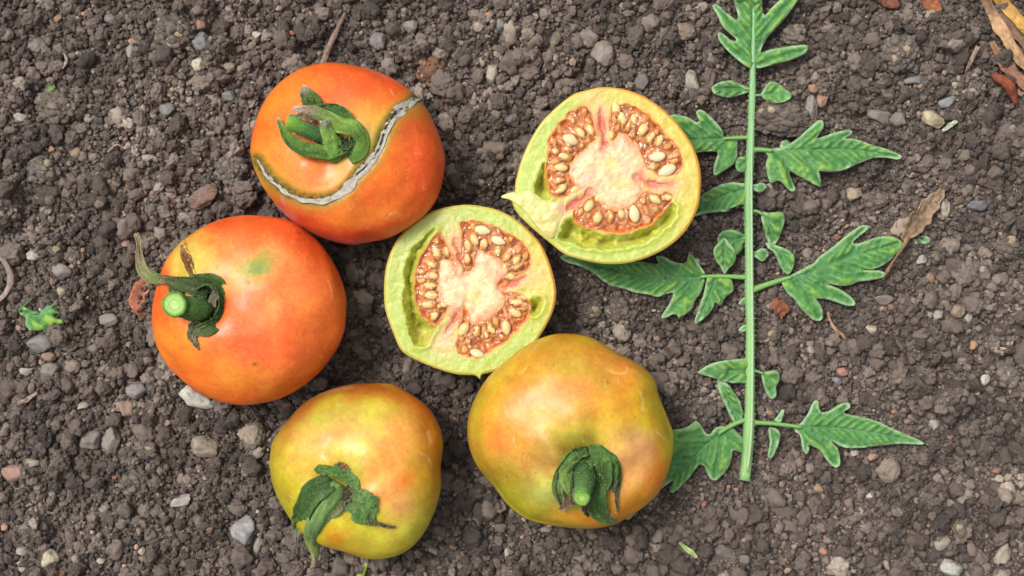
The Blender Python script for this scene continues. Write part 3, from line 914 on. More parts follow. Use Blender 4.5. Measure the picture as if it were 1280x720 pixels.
def hairs(root, names, n, mat, seed=1):
    r9 = np.random.default_rng(seed); hv, hf = [], []
    for q in [c_ for c_ in root.children if c_.name.split('.')[0] in names and c_.type == 'MESH']:
        vv = np.array([v.co[:] for v in q.data.vertices]); nn = np.array([v.normal[:] for v in q.data.vertices])
        for k in range(n):
            i = r9.integers(len(vv)); s_ = 1 if nn[i][2] > 0 or 'stalk' in q.name else -1
            p0 = vv[i] + r9.normal(size=3) * .5 * K; dn = nn[i] * s_ + r9.normal(size=3) * .45; dn /= np.linalg.norm(dn)
            sd3 = np.cross(dn, r9.normal(size=3)); sd3 /= np.linalg.norm(sd3)
            L9 = r9.uniform(1.2, 3.2) * K; b9 = len(hv)
            hv += [p0 - sd3 * .17 * K, p0 + sd3 * .17 * K, p0 + dn * L9]; hf.append((b9, b9 + 1, b9 + 2))
    hm = mesh('fine_hairs', np.array(hv), hf, col=np.tile(S(196, 210, 176), (len(hv), 1)))
    ho = under(link('fine_hairs', hm, mat), root); ho['kind'] = 'stuff'

# ------------------------------------------------------------------ tomato with the corky crack
O1 = [(413,78),(443,82),(473,90),(500,103),(522,122),(537,142),(548,167),(556,193),(555,217),(547,247),(533,267),(513,283),(487,297),(460,303),(437,306),(410,300),(383,288),(363,275),(340,250),(325,227),(315,203),(313,183),(317,160),(327,133),(340,113),(360,95),(383,83)]
SCAR = [(321.7,199,3),(330,211.7,6),(343,226,8),(355,236.7,8),(366.7,244,7),(383,249.5,7.5),(403,250.5,8),(420,245,9.5),(433,235,11),(446.7,218.5,11.5),(461.7,203,12.5),(470,191,13),(476.7,174,13.5),(487,153,13),(500,138,12),(513,127.5,10),(521.7,122,7)]
SC_P = catmull(SCAR, 6, False)
def groove(px, py, pz):
    m = pz > 60
    d, t = dline(SC_P, px[m], py[m])
    pz = pz.copy(); pz[m] += 1.0 * np.exp(-((d - 10) / 5) ** 2) - 1.4 * np.exp(-(d / 7) ** 2)
    return px, py, pz
R_, OR, YO, YG = (222, 62, 28), (238, 112, 40), (232, 160, 50), (172, 168, 52)
t1 = Tomato(O1, 84, 86, (402, 170, 13, 26), [
    (500,125,60,34,25,(222,62,26),.6),(455,110,40,22,0,(228,72,32),.5),(400,95,50,16,0,(230,84,40),.6),(400,150,40,30,0,(246,150,90),.35),
    (340,150,34,60,0,(238,112,30),.8),(365,110,40,26,-20,(240,126,40),.6),(400,225,42,22,0,(242,136,70),.8),(345,190,26,20,0,(240,130,50),.5),(385,190,30,20,0,(238,140,60),.6),
    (455,165,24,34,35,(214,164,60),.85),(470,178,14,26,30,(170,158,54),.75),(440,200,14,24,40,(190,168,50),.7),(520,170,20,42,-10,(236,104,44),.6),
    (500,235,44,34,0,(238,106,34),.7),(535,215,20,44,0,(226,70,28),.6),(470,290,60,14,-8,(210,52,34),.7),(400,280,50,14,22,(214,56,44),.75),(450,272,52,12,-6,(240,134,40),.6),
    (355,262,26,14,35,(206,64,54),.6),(340,228,16,24,-35,(208,160,52),.6),(525,135,14,10,35,(190,140,50),.5)],
    (238, 108, 34), 11, (5, 5, .4),
    'orange red tomato with a long grey corky crack curving across it', GRP,
    scratches=[([(x, y) for x, y, w in SCAR], 14, (196, 172, 56), .6), ([(x, y) for x, y, w in SCAR], 8.6, (78, 82, 34), 1.0),
               ([(455,84),(475,93),(500,104),(515,114)], 2.0, (236,120,90), .5), ([(540,155),(548,175),(552,200)], 1.6, (240,150,110), .6), ([(345,256),(365,275),(392,290),(430,301),(470,300)], 2.2, (216,110,100), .7),
               ([(352,248),(358,262),(368,272)], 3, (220,140,130), .5)],
    extra=groove)
def scar_mesh(tom, path, root):
    A = resample(np.array([(*tom.at(x, y, 1.3), w, x, y) for x, y, w in catmull(path, 3, False)]), 150)
    P, wd = A[:, :3], A[:, 3] * K * 1.17
    T = frame_along(P); side = np.cross(T, [0, 0, 1.0]); side /= np.linalg.norm(side, axis=1)[:, None]
    up = np.cross(side, T); m = 19
    V, C = [], []
    for i in range(150):
        for j in range(m):
            v = j / (m - 1) * 2 - 1
            rag = 1 + 0.34 * (vnoise(np.array([i * .17]), np.array([np.sign(v) * 5.0]), seed=4)[0] - .5) * 2
            n1 = fbm(np.array([i * .55]), np.array([v * 2.6]), seed=8, o=3)[0]; n2 = fbm(np.array([i * .45]), np.array([v * 2.2 + 3]), seed=18, o=3)[0]; q_ = i / 149
            h = (-0.5 * (1 - v * v) + (n1 - .5) * 1.6 - 1.4 * (abs(v) > .93)) * K
            V.append(P[i] + side[i] * v * wd[i] / 2 * rag + up[i] * h)
            c = S(196, 190, 176) * (0.74 + 0.7 * n1)
            if n2 < .56 and abs(v - .2 * math.sin(q_ * 22)) < .2 and (.06 < q_ < .26 or .52 < q_ < .86): c = S(64, 56, 48)
            elif n1 < .3: c = S(176, 168, 154)
            if abs(v) > .9: c = S(58, 56, 34)
            elif abs(v) > .8: c = c * .6
            C.append(c)
    me = mesh('scar', np.array(V), grid_faces(m, 150), col=np.array(C))
    return under(link('scar', me, M['scar']), root)
s1 = scar_mesh(t1, SCAR, t1.root)
s1['label'] = 'long pale grey corky crack with dark edges'
def rib(tom, name, path, cols, **k):
    pts = [(*tom.at(x, y, h), w, r) for (x, y, h, w, r) in path]
    return ribbon(name, pts, cols, M['calyx'], tom.root, **k)
def tub(tom, name, path, cols, **k):
    pts = [(*tom.at(x, y, h), r) for (x, y, h, r) in path]
    return tube(name, pts, cols, M['calyx'], tom.root, **k)
g = [(0, GR), (.7, GR), (.88, GR_L), (1, TIP)]
gd = [(0, GR_D), (.7, (60, 100, 44)), (1, (90, 130, 60))]
# sepals of the cracked tomato
rib(t1, 'sepal', [(437,190,4,12,-50),(418,197,6,17,-45),(396,194,7,19,-35),(376,188,7,18,-25),(360,175,7,12,-20),(353,160,10,7,0),(347,148,12,3,0)], [(0, GR), (.45, (74,116,50)), (.85, (96,146,66)), (.94, (120,140,90)), (1, (200,190,180))], fold=.4, seed=2)
rib(t1, 'sepal', [(393,138,2,22,0),(390,128,3,21,0),(383,117,5,14,0),(378,109,7,5,0)], [(0, GR_D), (.5, (70,104,36)), (.72, (110,120,90)), (1, (200,196,188))], fold=.25, seed=3)
rib(t1, 'sepal', [(440,158,3,14,20),(432,143,6,15,25),(418,136,8,14,20),(402,135,8,10,0),(392,136,8,6,0)], [(0, GR), (.5, (64,112,52)), (1, (80,120,66))], fold=.3, seed=4)
rib(t1, 'sepal', [(434,196,3,20,50),(446,186,4,22,30),(449,172,8,20,10),(440,160,14,20,0),(424,156,17,19,0),(408,147,18,17,0),(393,139,19,14,0),(380,137,20,9,0),(366,136,20,5,0)], [(0, GR), (.35, (104,154,68)), (.6, (116,160,76)), (.72, (110,138,84)), (.82, (128,120,104)), (1, (190,184,176))], fold=-.3, seed=5)
rib(t1, 'sepal', [(393,150,12,8,0),(382,144,15,8,0),(372,146,16,6,0),(361,145,17,4,0)], [(0, DRY), (.5, (130,116,100)), (1, (190,180,170))], fold=.3, seed=15)
tub(t1, 'stalk', [(418,172,-2,9.5),(404,170,8,9.5),(388,164,14,8.5),(372,157,18,8.5),(362,153,20,9.5)], [(0, GR_D), (.6, (82,128,70)), (.85, (110,160,60)), (1, (140,190,60))], seed=6)
rib(t1, 'sepal', [(428,194,5,20,0),(420,190,12,23,0),(414,178,20,20,0),(409,164,26,15,0),(405,151,30,10,0)], [(0, (96,150,66)), (.6, (110,162,72)), (.85, (120,160,90)), (.93, (150,160,140)), (1, (180,186,190))], fold=-.35, seed=7)
rib(t1, 'sepal', [(427,168,0,26,0),(436,175,1,26,0),(444,180,2,20,0)], [(0, (24,44,20)), (1, (40,66,30))], fold=.3, seed=8)  # broad dark strip: shade inside the calyx cup, put in as colour

# ------------------------------------------------------------------ red tomato with the long dry sepal
O2 = [(305,269),(330.5,270),(359,275),(381,287),(403,307),(421,336),(431.6,365),(433,386),(430,415),(419,440),(399,466),(374,486),(345,500),(312,505.5),(287,505),(258,496),(233,480),(208,455),(195,430),(190,404),(191.5,375.5),(204,332),(222,307),(247.5,287),(276,274)]
t2 = Tomato(O2, 84, 84, (262, 383, 11, 26), [
    (385,300,46,26,35,(220,64,26),.65),(415,360,24,60,0,(234,96,34),.5),(300,285,60,20,0,(228,84,34),.6),(240,320,26,30,0,(226,120,44),.5),(312,330,52,30,0,(240,140,76),.7),
    (240,330,22,28,0,(214,170,62),.9),(226,325,12,26,-12,(172,160,60),.8),(250,322,12,24,-12,(186,176,84),.7),(262,345,14,16,0,(190,168,70),.5),
    (320,405,36,50,0,(236,98,52),.6),(220,430,30,20,0,(236,150,40),.75),(226,412,18,12,0,(234,160,50),.6),(215,400,20,50,0,(232,84,36),.4),(350,450,40,18,-30,(236,100,50),.4),(300,470,56,20,10,(238,140,44),.75),(400,440,22,40,30,(232,110,44),.6),
    (345,385,46,22,-30,(240,150,80),.5),(395,380,20,30,0,(238,120,50),.5),(300,430,30,20,0,(232,96,46),.5),(300,338,34,20,0,(220,172,84),.7),(312,335,30,12,-35,(190,160,66),.7),(320,336,22,11,-28,(122,140,62),.85),(242,322,24,22,-20,(196,170,70),.6)],
    (236, 104, 34), 23, (4, 4, .2),
    'red orange tomato with a long curled dry sepal and a fresh cut green stalk end', GRP,
    scratches=[([(314,366),(310,378),(308,386)], 2.2, (140,96,60), .7), ([(318,455),(320,456)], 2.6, (96,66,34), .9), ([(275,413),(277,414)], 2.5, (110,100,60), .7), ([(373,291),(375,292)], 2, (120,50,30), .7), ([(310,352),(311,354)], 2.0, (80,80,40), .8),
               ([(410,350),(414,362),(415,372)], 1.2, (246,190,140), .7), ([(350,468),(360,458),(372,452)], 1.0, (246,170,120), .5)])
rib(t2, 'dry_scar', [(229,306,.5,8,0),(232,318,1.2,11,0),(237,332,1.2,11,0),(242,346,1,8,0)], [(0, (150,124,84)), (.4, (120,80,46)), (.7, (104,66,42)), (1, (120,100,60))], fold=.12, seed=9)
rib(t2, 'sepal', [(247,353,4,18,0),(262,352,4,17,20),(274,362,4,17,40),(277,380,3,17,50),(271,398,3,17,40),(258,410,3,16,10),(246,414,2,9,0)], [(0, (70,96,50)), (.3, (56,90,40)), (.8, (50,84,36)), (1, (92,110,76))], fold=.35, seed=10)
rib(t2, 'sepal', [(262,362,2,20,0),(248,358,6,20,0),(228,355,8,15,0),(210,350,12,10,0),(197,348,('z',96),14,0),(187,344,('z',92),15,10),(179,333,('z',88),13,20),(175,318,('z',88),8,10),(174,304,('z',92),6,0),(171,291,('z',94),6,0)],
    [(0, (40,62,32)), (.2, (60,86,48)), (.36, (84,92,66)), (.42, (130,112,90)), (.5, (96,124,64)), (.62, (116,140,84)), (.8, (128,130,104)), (1, (160,156,134))], fold=.35, n=44, seed=11)
rib(t2, 'sepal', [(248,404,2,14,0),(243,413,3,16,0),(240,420,3,10,0),(246,432,2,5,0),(249,437,1,2,0)], [(0, GR_D), (.5, (110,118,92)), (1, (110,92,80))], fold=.2, seed=12)
rib(t2, 'sepal', [(230,364,3,14,0),(214,364,3,10,0),(200,368,('z',80),7,0),(196,378,('z',74),4,0),(199,384,('z',74),2,0)], [(0, GR_D), (.5, (110,100,80)), (1, (150,140,120))], fold=.2, seed=13)
rib(t2, 'sepal', [(256,362,1,30,0),(262,378,1,34,0),(262,396,1,28,0),(252,406,1,12,0)], [(0, (26,40,22)), (1, (34,54,26))], fold=.15, seed=14)  # dark underlay in place of the shade within the ring of sepals
tub(t2, 'stalk', [(262,384,1,11),(252,386,9,14),(240,385,16,14),(227,382.5,25,13),(219.5,381,34,13),(218,381,42,14)], [(0, (54,78,36)), (.5, (74,104,46)), (.85, (90,140,50)), (1, (120,180,60))], seed=5, bumpy=.08)
e = t2.at(218, 381, 46)
disc_end('stalk_end', e, (-.12, 0.0, 1), 14.5, M['fresh'], t2.root, rim=(96,144,56), mid=(138,190,62), core=(190,224,124))
rib(t2, 'sepal', [(272,366,6,9,0),(266,374,9,9,0),(267,384,9,7,0)], [(0, (110,112,96)), (1, (140,130,120))], fold=.2, seed=16)

# ------------------------------------------------------------------ lowest tomato, olive yellow
O3 = [(464,479),(490,480),(511,491),(533,507),(547,527),(554,554),(551,583),(551,612),(540,648),(522,677),(500.5,693),(475,699),(453.6,697.6),(428,689),(403,682),(385,673),(367,655),(347,622.5),(338,593.6),(338,565),(343.5,547),(360,525),(381,503),(407,489),(435.5,481)]
t3 = Tomato(O3, 78, 78, (430, 612, 12, 26), [
    (460,488,70,15,4,(170,76,24),.9),(375,512,46,16,-35,(156,84,30),.9),(530,520,30,34,30,(200,92,26),.9),(545,570,16,50,0,(206,120,30),.8),(460,530,46,22,0,(178,164,44),.8),(420,535,40,20,-20,(184,160,46),.7),(470,540,24,12,0,(186,176,84),.5),
    (490,560,26,30,20,(236,146,72),.85),(505,600,30,12,-20,(226,116,28),.8),(470,600,24,26,0,(238,154,84),.7),(505,630,24,18,-20,(242,166,96),.8),(400,550,36,22,0,(214,164,84),.8),(385,570,22,14,0,(226,156,90),.5),  # paler pinkish spots: sky highlights put into the skin colour
    (350,560,18,40,10,(168,108,34),.7),(355,610,22,36,0,(196,172,36),.8),(365,575,26,20,0,(206,172,60),.5),(440,575,16,22,0,(178,170,60),.6),(445,592,12,14,0,(146,148,50),.6),(440,560,40,40,0,(206,172,60),.5),(425,680,34,16,20,(226,150,24),.9),(395,665,14,14,0,(214,190,30),.7),
    (480,675,50,18,-12,(204,190,60),.85),(535,620,16,34,0,(206,176,44),.8),(445,650,30,12,0,(214,200,50),.6),(520,655,26,20,-40,(210,196,66),.7),(372,640,30,34,-30,(180,168,34),.8),(346,600,12,40,0,(166,150,34),.7),(405,520,26,12,-20,(156,140,36),.6)],
    (198, 174, 36), 37, (5, 6, 1.1),
    'olive yellow tomato with a ragged green calyx, the lowest of the whole ones', GRP,
    scratches=[([(355,520),(380,500),(410,490),(440,484)], 2.4, (200,150,100), .4), ([(526,567),(534,570),(540,584)], 1.5, (244,206,150), .6), ([(535,540),(538,552)], 2.5, (240,180,120), .5)])
c3 = [(0, (58,96,44)), (.6, (84,128,64)), (.85, (110,144,84)), (1, (150,150,130))]
rib(t3, 'sepal', [(444,614,3,12,20),(440,602,5,18,15),(431,594,5,18,0),(418,589,4,17,0),(404,587,4,15,0),(393,588,3,6,0)], [(0, (84,124,70)), (.3, (90,136,76)), (.7, (86,134,62)), (1, (60,100,40))], fold=-.25, rag=.25, seed=21)
rib(t3, 'sepal', [(415,602,4,20,-20),(398,610,6,26,-20),(386,625,6,26,-10),(379,642,5,22,0),(374,658,('z',94),15,0),(370,670,('z',78),6,0),(371,683,('z',64),3,0)], [(0, (60,92,52)), (.35, (62,104,48)), (.6, (86,134,58)), (.75, (108,146,84)), (.85, (150,156,140)), (1, (150,150,145))], fold=.2, rag=.25, seed=22)
rib(t3, 'sepal', [(432,622,2,20,0),(442,626,4,30,0),(452,636,5,28,0),(459,648,5,18,0),(468,654,4,6,0),(480,657,3,4,0),(494,659,2,2.4,0)], [(0, (74,100,66)), (.3, (92,138,76)), (.5, (80,122,64)), (.65, (90,92,76)), (1, (78,66,60))], fold=.18, rag=.4, seed=23)
rib(t3, 'sepal', [(440,616,3,10,0),(452,619,5,14,0),(464,625,5,14,0),(472,628,4,8,0)], [(0, (90,110,72)), (.5, (96,144,80)), (1, (66,112,48))], fold=.25, rag=.3, seed=24)
rib(t3, 'sepal', [(424,604,6,26,0),(415,616,11,27,0),(405,634,13,26,0),(397,652,12,26,0),(391,667,10,24,0),(390,679,('z',98),19,0),(393,692,('z',84),11,0),(394,706,('z',70),2.5,0)], [(0, (96,140,76)), (.35, (112,156,92)), (.6, (104,146,90)), (.72, (120,150,84)), (.85, (132,160,92)), (1, (170,168,140))], fold=-.35, rag=.10, thick=2, n=34, seed=25)
rib(t3, 'sepal', [(430,618,3,18,0),(420,632,4,20,0),(411,644,5,12,0)], [(0, (84,84,66)), (1, (104,124,84))], fold=.2, rag=.3, seed=26)
tub(t3, 'stalk_scar', [(436,616,2,9),(438,617,5,7),(439,618,6,4)], [(0, (60,50,44)), (1, (92,74,62))], n=6, seed=7, bumpy=.3)
rib(t3, 'dry_scar', [(422,580,.6,5,0),(430,583,1,7,0),(437,588,.6,4,0)], [(0, (120,96,72)), (1, (150,130,104))], fold=.1, seed=27)

# ------------------------------------------------------------------ big orange and green tomato
O5 = [(706,416.7),(733,420),(753,429),(776,443),(803,458),(819,476),(823,493),(834,520.5),(842,544),(841,567),(834,594),(819,621.6),(788,645),(764,656.6),(737,661),(702,658.6),(663,651),(636,633),(618.6,610),(599,586.6),(587.5,563),(584,536),(589,509),(605,478),(624,458),(655.5,433),(683,420)]
t4 = Tomato(O5, 88, 88, (733, 590, 20, 34), [
    (706,440,66,28,0,(206,128,36),.7),(705,450,30,16,0,(176,140,44),.7),(650,475,20,12,0,(184,140,50),.6),(720,490,34,18,0,(240,138,76),.8),(770,460,30,16,25,(232,134,60),.8),(650,500,34,22,-30,(226,134,36),.7),  # pinkish spot above the middle: a painted highlight
    (630,555,28,34,-20,(240,122,46),.85),(650,570,20,24,0,(244,132,60),.5),(690,560,30,30,0,(208,150,80),.5),(712,552,44,20,0,(160,142,40),.8),(735,556,24,14,0,(124,114,32),.7),(640,575,30,16,10,(170,150,50),.4),(720,465,40,14,0,(190,150,44),.6),(690,590,18,22,0,(206,150,90),.4),(760,510,16,40,0,(196,160,50),.7),  # darkest olive spot: shade of the stalk dimple put into the colour
    (785,500,30,26,0,(232,154,40),.7),(820,520,24,40,0,(214,170,30),.8),(800,560,24,20,0,(226,170,110),.8),(790,590,30,30,0,(238,164,96),.8),(825,590,14,30,20,(228,132,36),.8),(790,630,40,14,-35,(232,148,30),.8),(845,560,16,30,0,(196,164,36),.6),  # pale spots at right: soft highlight painted into the skin
    (650,610,56,24,30,(150,136,34),.9),(620,590,20,26,30,(166,130,36),.7),(690,622,26,18,0,(190,196,96),.7),(680,645,40,12,8,(206,160,40),.7),(740,652,50,8,0,(222,140,40),.8),(640,628,50,16,30,(168,158,36),.8),(594,530,12,60,0,(172,140,40),.8),(828,500,16,40,-10,(196,172,34),.8),(690,425,50,10,-8,(176,140,36),.6),(615,470,16,24,30,(190,148,44),.6),(660,530,30,20,0,(214,158,60),.5),(700,520,30,14,0,(206,170,70),.5)],
    (192, 160, 38), 53, (6, 8, .7),
    'big orange and green mottled tomato touching the leaf, calyx at its lower side', GRP,
    scratches=[([(800,490),(804,502),(803,512),(808,512)], 1.4, (246,220,150), .8), ([(758,462),(768,466),(782,466),(783,460)], 1.4, (244,200,130), .7), ([(822,540),(830,548)], 1.6, (246,214,150), .6), ([(756,475),(757,484)], 1.0, (244,210,150), .6), ([(590,545),(592,556)], 1.2, (230,180,90), .6)])
# a real hollow round the stalk: the calyx stands in it
rib(t4, 'sepal', [(734,562,3,12,10),(720,566,6,15,10),(708,578,7,15,10),(700,594,7,14,0),(697,612,6,12,0),(702,626,6,8,0),(706,634,7,4,0)], [(0, (62,100,50)), (.5, (76,118,56)), (.85, (104,130,76)), (1, (120,104,88))], fold=.35, rag=.15, seed=31)
rib(t4, 'sepal', [(722,566,9,16,0),(711,578,13,17,0),(707,594,16,16,0),(710,610,18,12,0),(715,620,19,6,0)], [(0, (80,122,62)), (.5, (98,140,66)), (.85, (110,150,76)), (1, (84,70,60))], fold=-.3, seed=32)
rib(t4, 'sepal', [(736,562,4,20,0),(752,564,6,20,10),(765,574,6,15,10),(772,588,5,10,0),(773,604,5,6,0),(771,620,4,4.5,0),(772,636,3,3,0),(772,641,3,1.5,0)], [(0, (66,108,50)), (.3, (76,126,56)), (.6, (66,104,48)), (.75, (96,78,62)), (1, (110,88,76))], fold=-.25, seed=33)
rib(t4, 'sepal', [(742,566,5,24,0),(752,578,8,25,0),(752,594,9,24,0),(746,612,8,25,0),(745,628,7,24,0),(752,643,5,18,0),(763,650,4,9,0),(770,652,3,2,0)], [(0, (70,112,56)), (.3, (54,92,42)), (.6, (56,100,42)), (.85, (82,124,66)), (1, (104,150,80))], fold=.22, rag=.12, n=34, seed=34)
rib(t4, 'sepal', [(752,572,8,20,0),(760,586,9,20,0),(763,600,8,17,0),(766,610,7,9,0),(768,614,6,3,0)], [(0, (70,112,54)), (.6, (58,94,44)), (.9, (70,64,50)), (1, (60,50,44))], fold=.2, rag=.2, seed=35)
rib(t4, 'sepal', [(716,578,1,26,0),(722,594,1,34,0),(728,610,1,30,0),(730,622,1,16,0)], [(0, (24,40,20)), (1, (30,48,24))], fold=.1, seed=36)  # dark sheet standing for the shadowed hollow round the stalk
tub(t4, 'stalk', [(729,574,4,11),(731,588,12,12.5),(730,602,19,12),(728,614,26,10),(727,621,31,10)], [(0, (44,76,34)), (.5, (70,104,50)), (.8, (84,120,62)), (1, (110,170,60))], seed=9, bumpy=.07)
disc_end('stalk_end', t4.at(727, 623, 34), (-.1, -.35, 1), 10.5, M['fresh'], t4.root, seed=8, rim=(90,134,56), mid=(130,178,62), core=(178,210,112))
rib(t4, 'dry_sepal_tip', [(724,627,18,5,0),(716,628,17,9,0),(706,632,13,7,0),(700,638,10,5,0)], [(0, (96,74,58)), (.6, (110,92,76)), (1, (130,124,116))], fold=.2, rag=.4, seed=37)
rib(t4, 'dry_sepal_tip', [(730,632,12,8,0),(733,638,11,8,0),(736,645,9,5,0)], [(0, (70,60,50)), (1, (74,60,56))], fold=.2, rag=.4, seed=38)
rib(t4, 'dry_sepal_tip', [(716,612,22,5,0),(717,620,22,7,0),(714,628,20,5,0)], [(0, (110,96,84)), (1, (90,76,64))], fold=.2, rag=.4, seed=39)

for k_, t_ in enumerate((t1, t2, t3, t4)): hairs(t_.root, ('sepal', 'stalk'), 330, M['calyx'], k_)
# ------------------------------------------------------------------ the two cut halves
def seed_mesh(sd_):
    V, F = ico(3)
    r = np.random.default_rng(sd_)
    x = V[:, 0]
    taper = 1 - 0.42 * np.clip(x, 0, 1) ** 1.3 - 0.05 * np.clip(-x, 0, 1)
    V[:, 1] *= 0.60 * taper; V[:, 2] *= 0.30 * taper
    V *= (1 + 0.10 * (fbm(V[:, 0] * 2 + sd_, V[:, 1] * 2, V[:, 2] * 2 + 1, sd_, 2) - .5))[:, None]
    e = np.abs(V[:, 1]) / 0.66
    C = S(240, 198, 128)[None] * 1.1 * (1 - 0.25 * e[:, None]) * np.ones((len(V), 3))
    C = np.where((x > .6)[:, None], S(206, 150, 84)[None], C)
    return mesh('seed', V, F, col=C)
SEEDM = [seed_mesh(k) for k in range(5)]
for q in SEEDM: q.materials.append(M['seed'])
SEEDX = []
for k in range(3):                      # dry exposed seeds, paler
    q = seed_mesh(20 + k)
    n = len(q.vertices); a = np.ones((n, 4), np.float32); a[:, :3] = S(240, 216, 164) * .68
    q.attributes['tint'].data.foreach_set('color', a.ravel()); q.materials.append(M['seed']); SEEDX.append(q)

def half(outline, zcut, cav, loc, core, septa, seeds, colf, label, seed, tongue=None, pink=()):
    P = np.array(outline, float)
    sp = catmull(P, 6)
    c = (P.max(0) + P.min(0)) / 2
    ang = np.unwrap(np.arctan2(sp[:, 1] - c[1], sp[:, 0] - c[0])); rad = np.hypot(sp[:, 0] - c[0], sp[:, 1] - c[1])
    a2 = (ang + math.pi) % (2 * math.pi) - math.pi
    o = np.argsort(a2)
    NU, NT = 540, 165
    th = np.linspace(-math.pi, math.pi, NU, endpoint=False)
    R = np.interp(th, a2[o], rad[o], period=2 * math.pi)
    t = np.linspace(0.004, 1, NT) ** 0.85
    T, A = np.meshgrid(t, th, indexing='ij')
    x = c[0] + T * R[None] * np.cos(A); y = c[1] + T * R[None] * np.sin(A)
    x, y = x.ravel(), y.ravel()
    cav = [catmull(q, 5) for q in cav]; loc = [catmull(q, 5) for q in loc]; core = catmull(core, 5)
    wx = x + (fbm(x / 8, y / 8, seed=seed, o=3) - .5) * 6; wy = y + (fbm(x / 8, y / 8, seed=seed + 9, o=3) - .5) * 6
    dc = np.max([sdf(q, wx, wy) for q in cav], 0)
    dl = np.max([sdf(q, wx, wy) for q in loc], 0)
    dk = sdf(core, wx, wy)
    rimd = (1 - T.ravel()) * R.mean()
    z = (fbm(x / 14, y / 14, seed=seed + 1, o=3) - .5) * 2.0 + (fbm(x / 4, y / 4, seed=seed + 2, o=2) - .5) * 0.5
    z += sm(dk, -2, 12) * 2.0 + sm(dk, 0, 6) * (fbm(x / 8, y / 8, seed=seed + 4, o=3) - .5) * 0.8
    z -= 2.2 * np.exp(-(rimd / 1.6) ** 2)
    z += 1.3 * np.exp(-((-dc - 3) / 3.0) ** 2) * (dc < 0) * (dl < 0)
    wall_b = (fbm(x / 11, y / 11, seed=seed + 6, o=2) - .5)
    cd = sm(dc, 0, 9) * (17 + wall_b * 22) + sm(dc, 0, 3) * 3 * vnoise(x / 7, y / 7, seed=seed + 12) + sm(dc, -1.5, 2) * 2.5
    ld = sm(dl, 0, 5) * 6
    # walls between the seed chambers, sunk a little
    sp_d = np.full(x.shape, 1e9)
    for s_ in septa:
        d, tt = dline(s_, wx, wy); sp_d = np.minimum(sp_d, d + 9 * (1 - sm(tt, .05, .5)) + 1.5 * np.sin(tt * 17))
    z = z - cd - ld - 3.0 * np.exp(-(sp_d / 3.5) ** 2) * (dc < 0)
    C = colf(x, y, rimd, dc, dl, dk, sp_d)
    for (qx, qy, r0, cc, aa) in pink:
        w = aa * np.exp(-((x - qx) ** 2 + (y - qy) ** 2) / r0 ** 2)
        C = C * (1 - w[:, None]) + S(*cc) * w[:, None]
    V = W(x, y, zcut + z)
    F = grid_faces(NU, NT, True)
    fc = F.mean(1)
    def face(v): return v[F].mean(1)
    fl = face(dl) > 0.5
    fk = ((face(dk) > 0) | (face(sp_d) < 6.5)) & ~fl & ~(face(dc) > -1)
    fw = ~fl & ~fk
    root = thing('cut_tomato_half', label, 'tomato half', tuple(W(c[0], c[1], 4)), 'halves of the cut tomato')
    def sub(name, mask, closed_center=False):
        Fi = F[mask]
        used = np.unique(Fi); remap = -np.ones(len(V), int); remap[used] = np.arange(len(used))
        Ft = remap[Fi][:, ::-1].copy()
        me = mesh(name, V[used], Ft, col=C[used])
        return under(link(name, me, M['flesh']), root)
    # close the hole in the middle
    sub('fleshy_wall', fw); sub('core', fk); sub('seed_chamber', fl)
    ctr = W(np.array([c[0]]), np.array([c[1]]), np.array([zcut + z[:NU].mean()]))
    me = mesh('core', np.concatenate([V[:NU], ctr]), [(int((i + 1) % NU), int(i), NU)[::-1] for i in range(NU)], col=np.concatenate([C[:NU], C[:1]]))
    ob = bpy.data.objects['core'] if seed < 70 else None
    cores = [q for q in root.children if q.name.startswith('core')]
    bm = bmesh.new(); bm.from_mesh(cores[0].data); bm.from_mesh(me); bmesh.ops.remove_doubles(bm, verts=bm.verts, dist=1e-7)
    bmesh.ops.recalc_face_normals(bm, faces=bm.faces); bm.to_mesh(cores[0].data); bm.free()
    cores[0].data.polygons.foreach_set('use_smooth', np.ones(len(cores[0].data.polygons), bool))
    # outer skin below the cut
    NB = 44
    ph = np.linspace(0, math.pi / 2 - .01, NB)
    PH, A2 = np.meshgrid(ph, th, indexing='ij')
    f = np.cos(PH) ** 0.75
    Rm = R.mean(); ef = np.cos(PH) ** 0.4
    rr = (Rm * (1 - ef) + R[None] * ef) * f + 0.6 * np.sin(np.minimum(PH * 6, math.pi))
    sx = c[0] + rr * np.cos(A2); sy = c[1] + rr * np.sin(A2); sz = zcut - 2.2 - (zcut - 6) * np.sin(PH) ** 0.9
    sx[0] = x[-NU:]; sy[0] = y[-NU:]; sz[0] = zcut + z[-NU:]
    Cs = paint((222, 176, 62), sx.ravel(), sy.ravel(), [(c[0] + 90, c[1] - 70, 80, 80, 0, (232, 150, 50), .8), (c[0] - 80, c[1] + 40, 70, 80, 0, (190, 190, 80), .7)], seed)
    Fs = grid_faces(NU, NB, True)
    me = mesh('skin', W(sx.ravel(), sy.ravel(), sz.ravel()), Fs[:, ::1].copy(), col=Cs)
    under(link('skin', me, M['skin']), root)
    # torn flap of skin and wall
    if tongue: tongue(root, zcut)
    # seeds
    r = np.random.default_rng(seed)
    SP = []
    for k, s_ in enumerate(seeds):
        sx_, sy_, L = s_[0], s_[1], s_[2]
        if len(s_) > 3 and s_[3] is not None: a = math.radians(s_[3])
        else: a = math.atan2((core[:, 1].mean() - sy_), (core[:, 0].mean() - sx_)) + r.normal() * .18
        bare = len(s_) > 4
        me = (SEEDX[k % 3] if bare else SEEDM[k % 5])
        so = bpy.data.objects.new('seed', me); COL.objects.link(so); so.parent = root
        p = W(sx_, sy_, zcut + (-0.3 if bare else -1.9) + r.uniform(-.6, .6))
        so.location = Vector(p) - Vector(root.location)
        so.scale = (L * .50 * K, L * .48 * K) + (L * .5 * K * 1.15,)
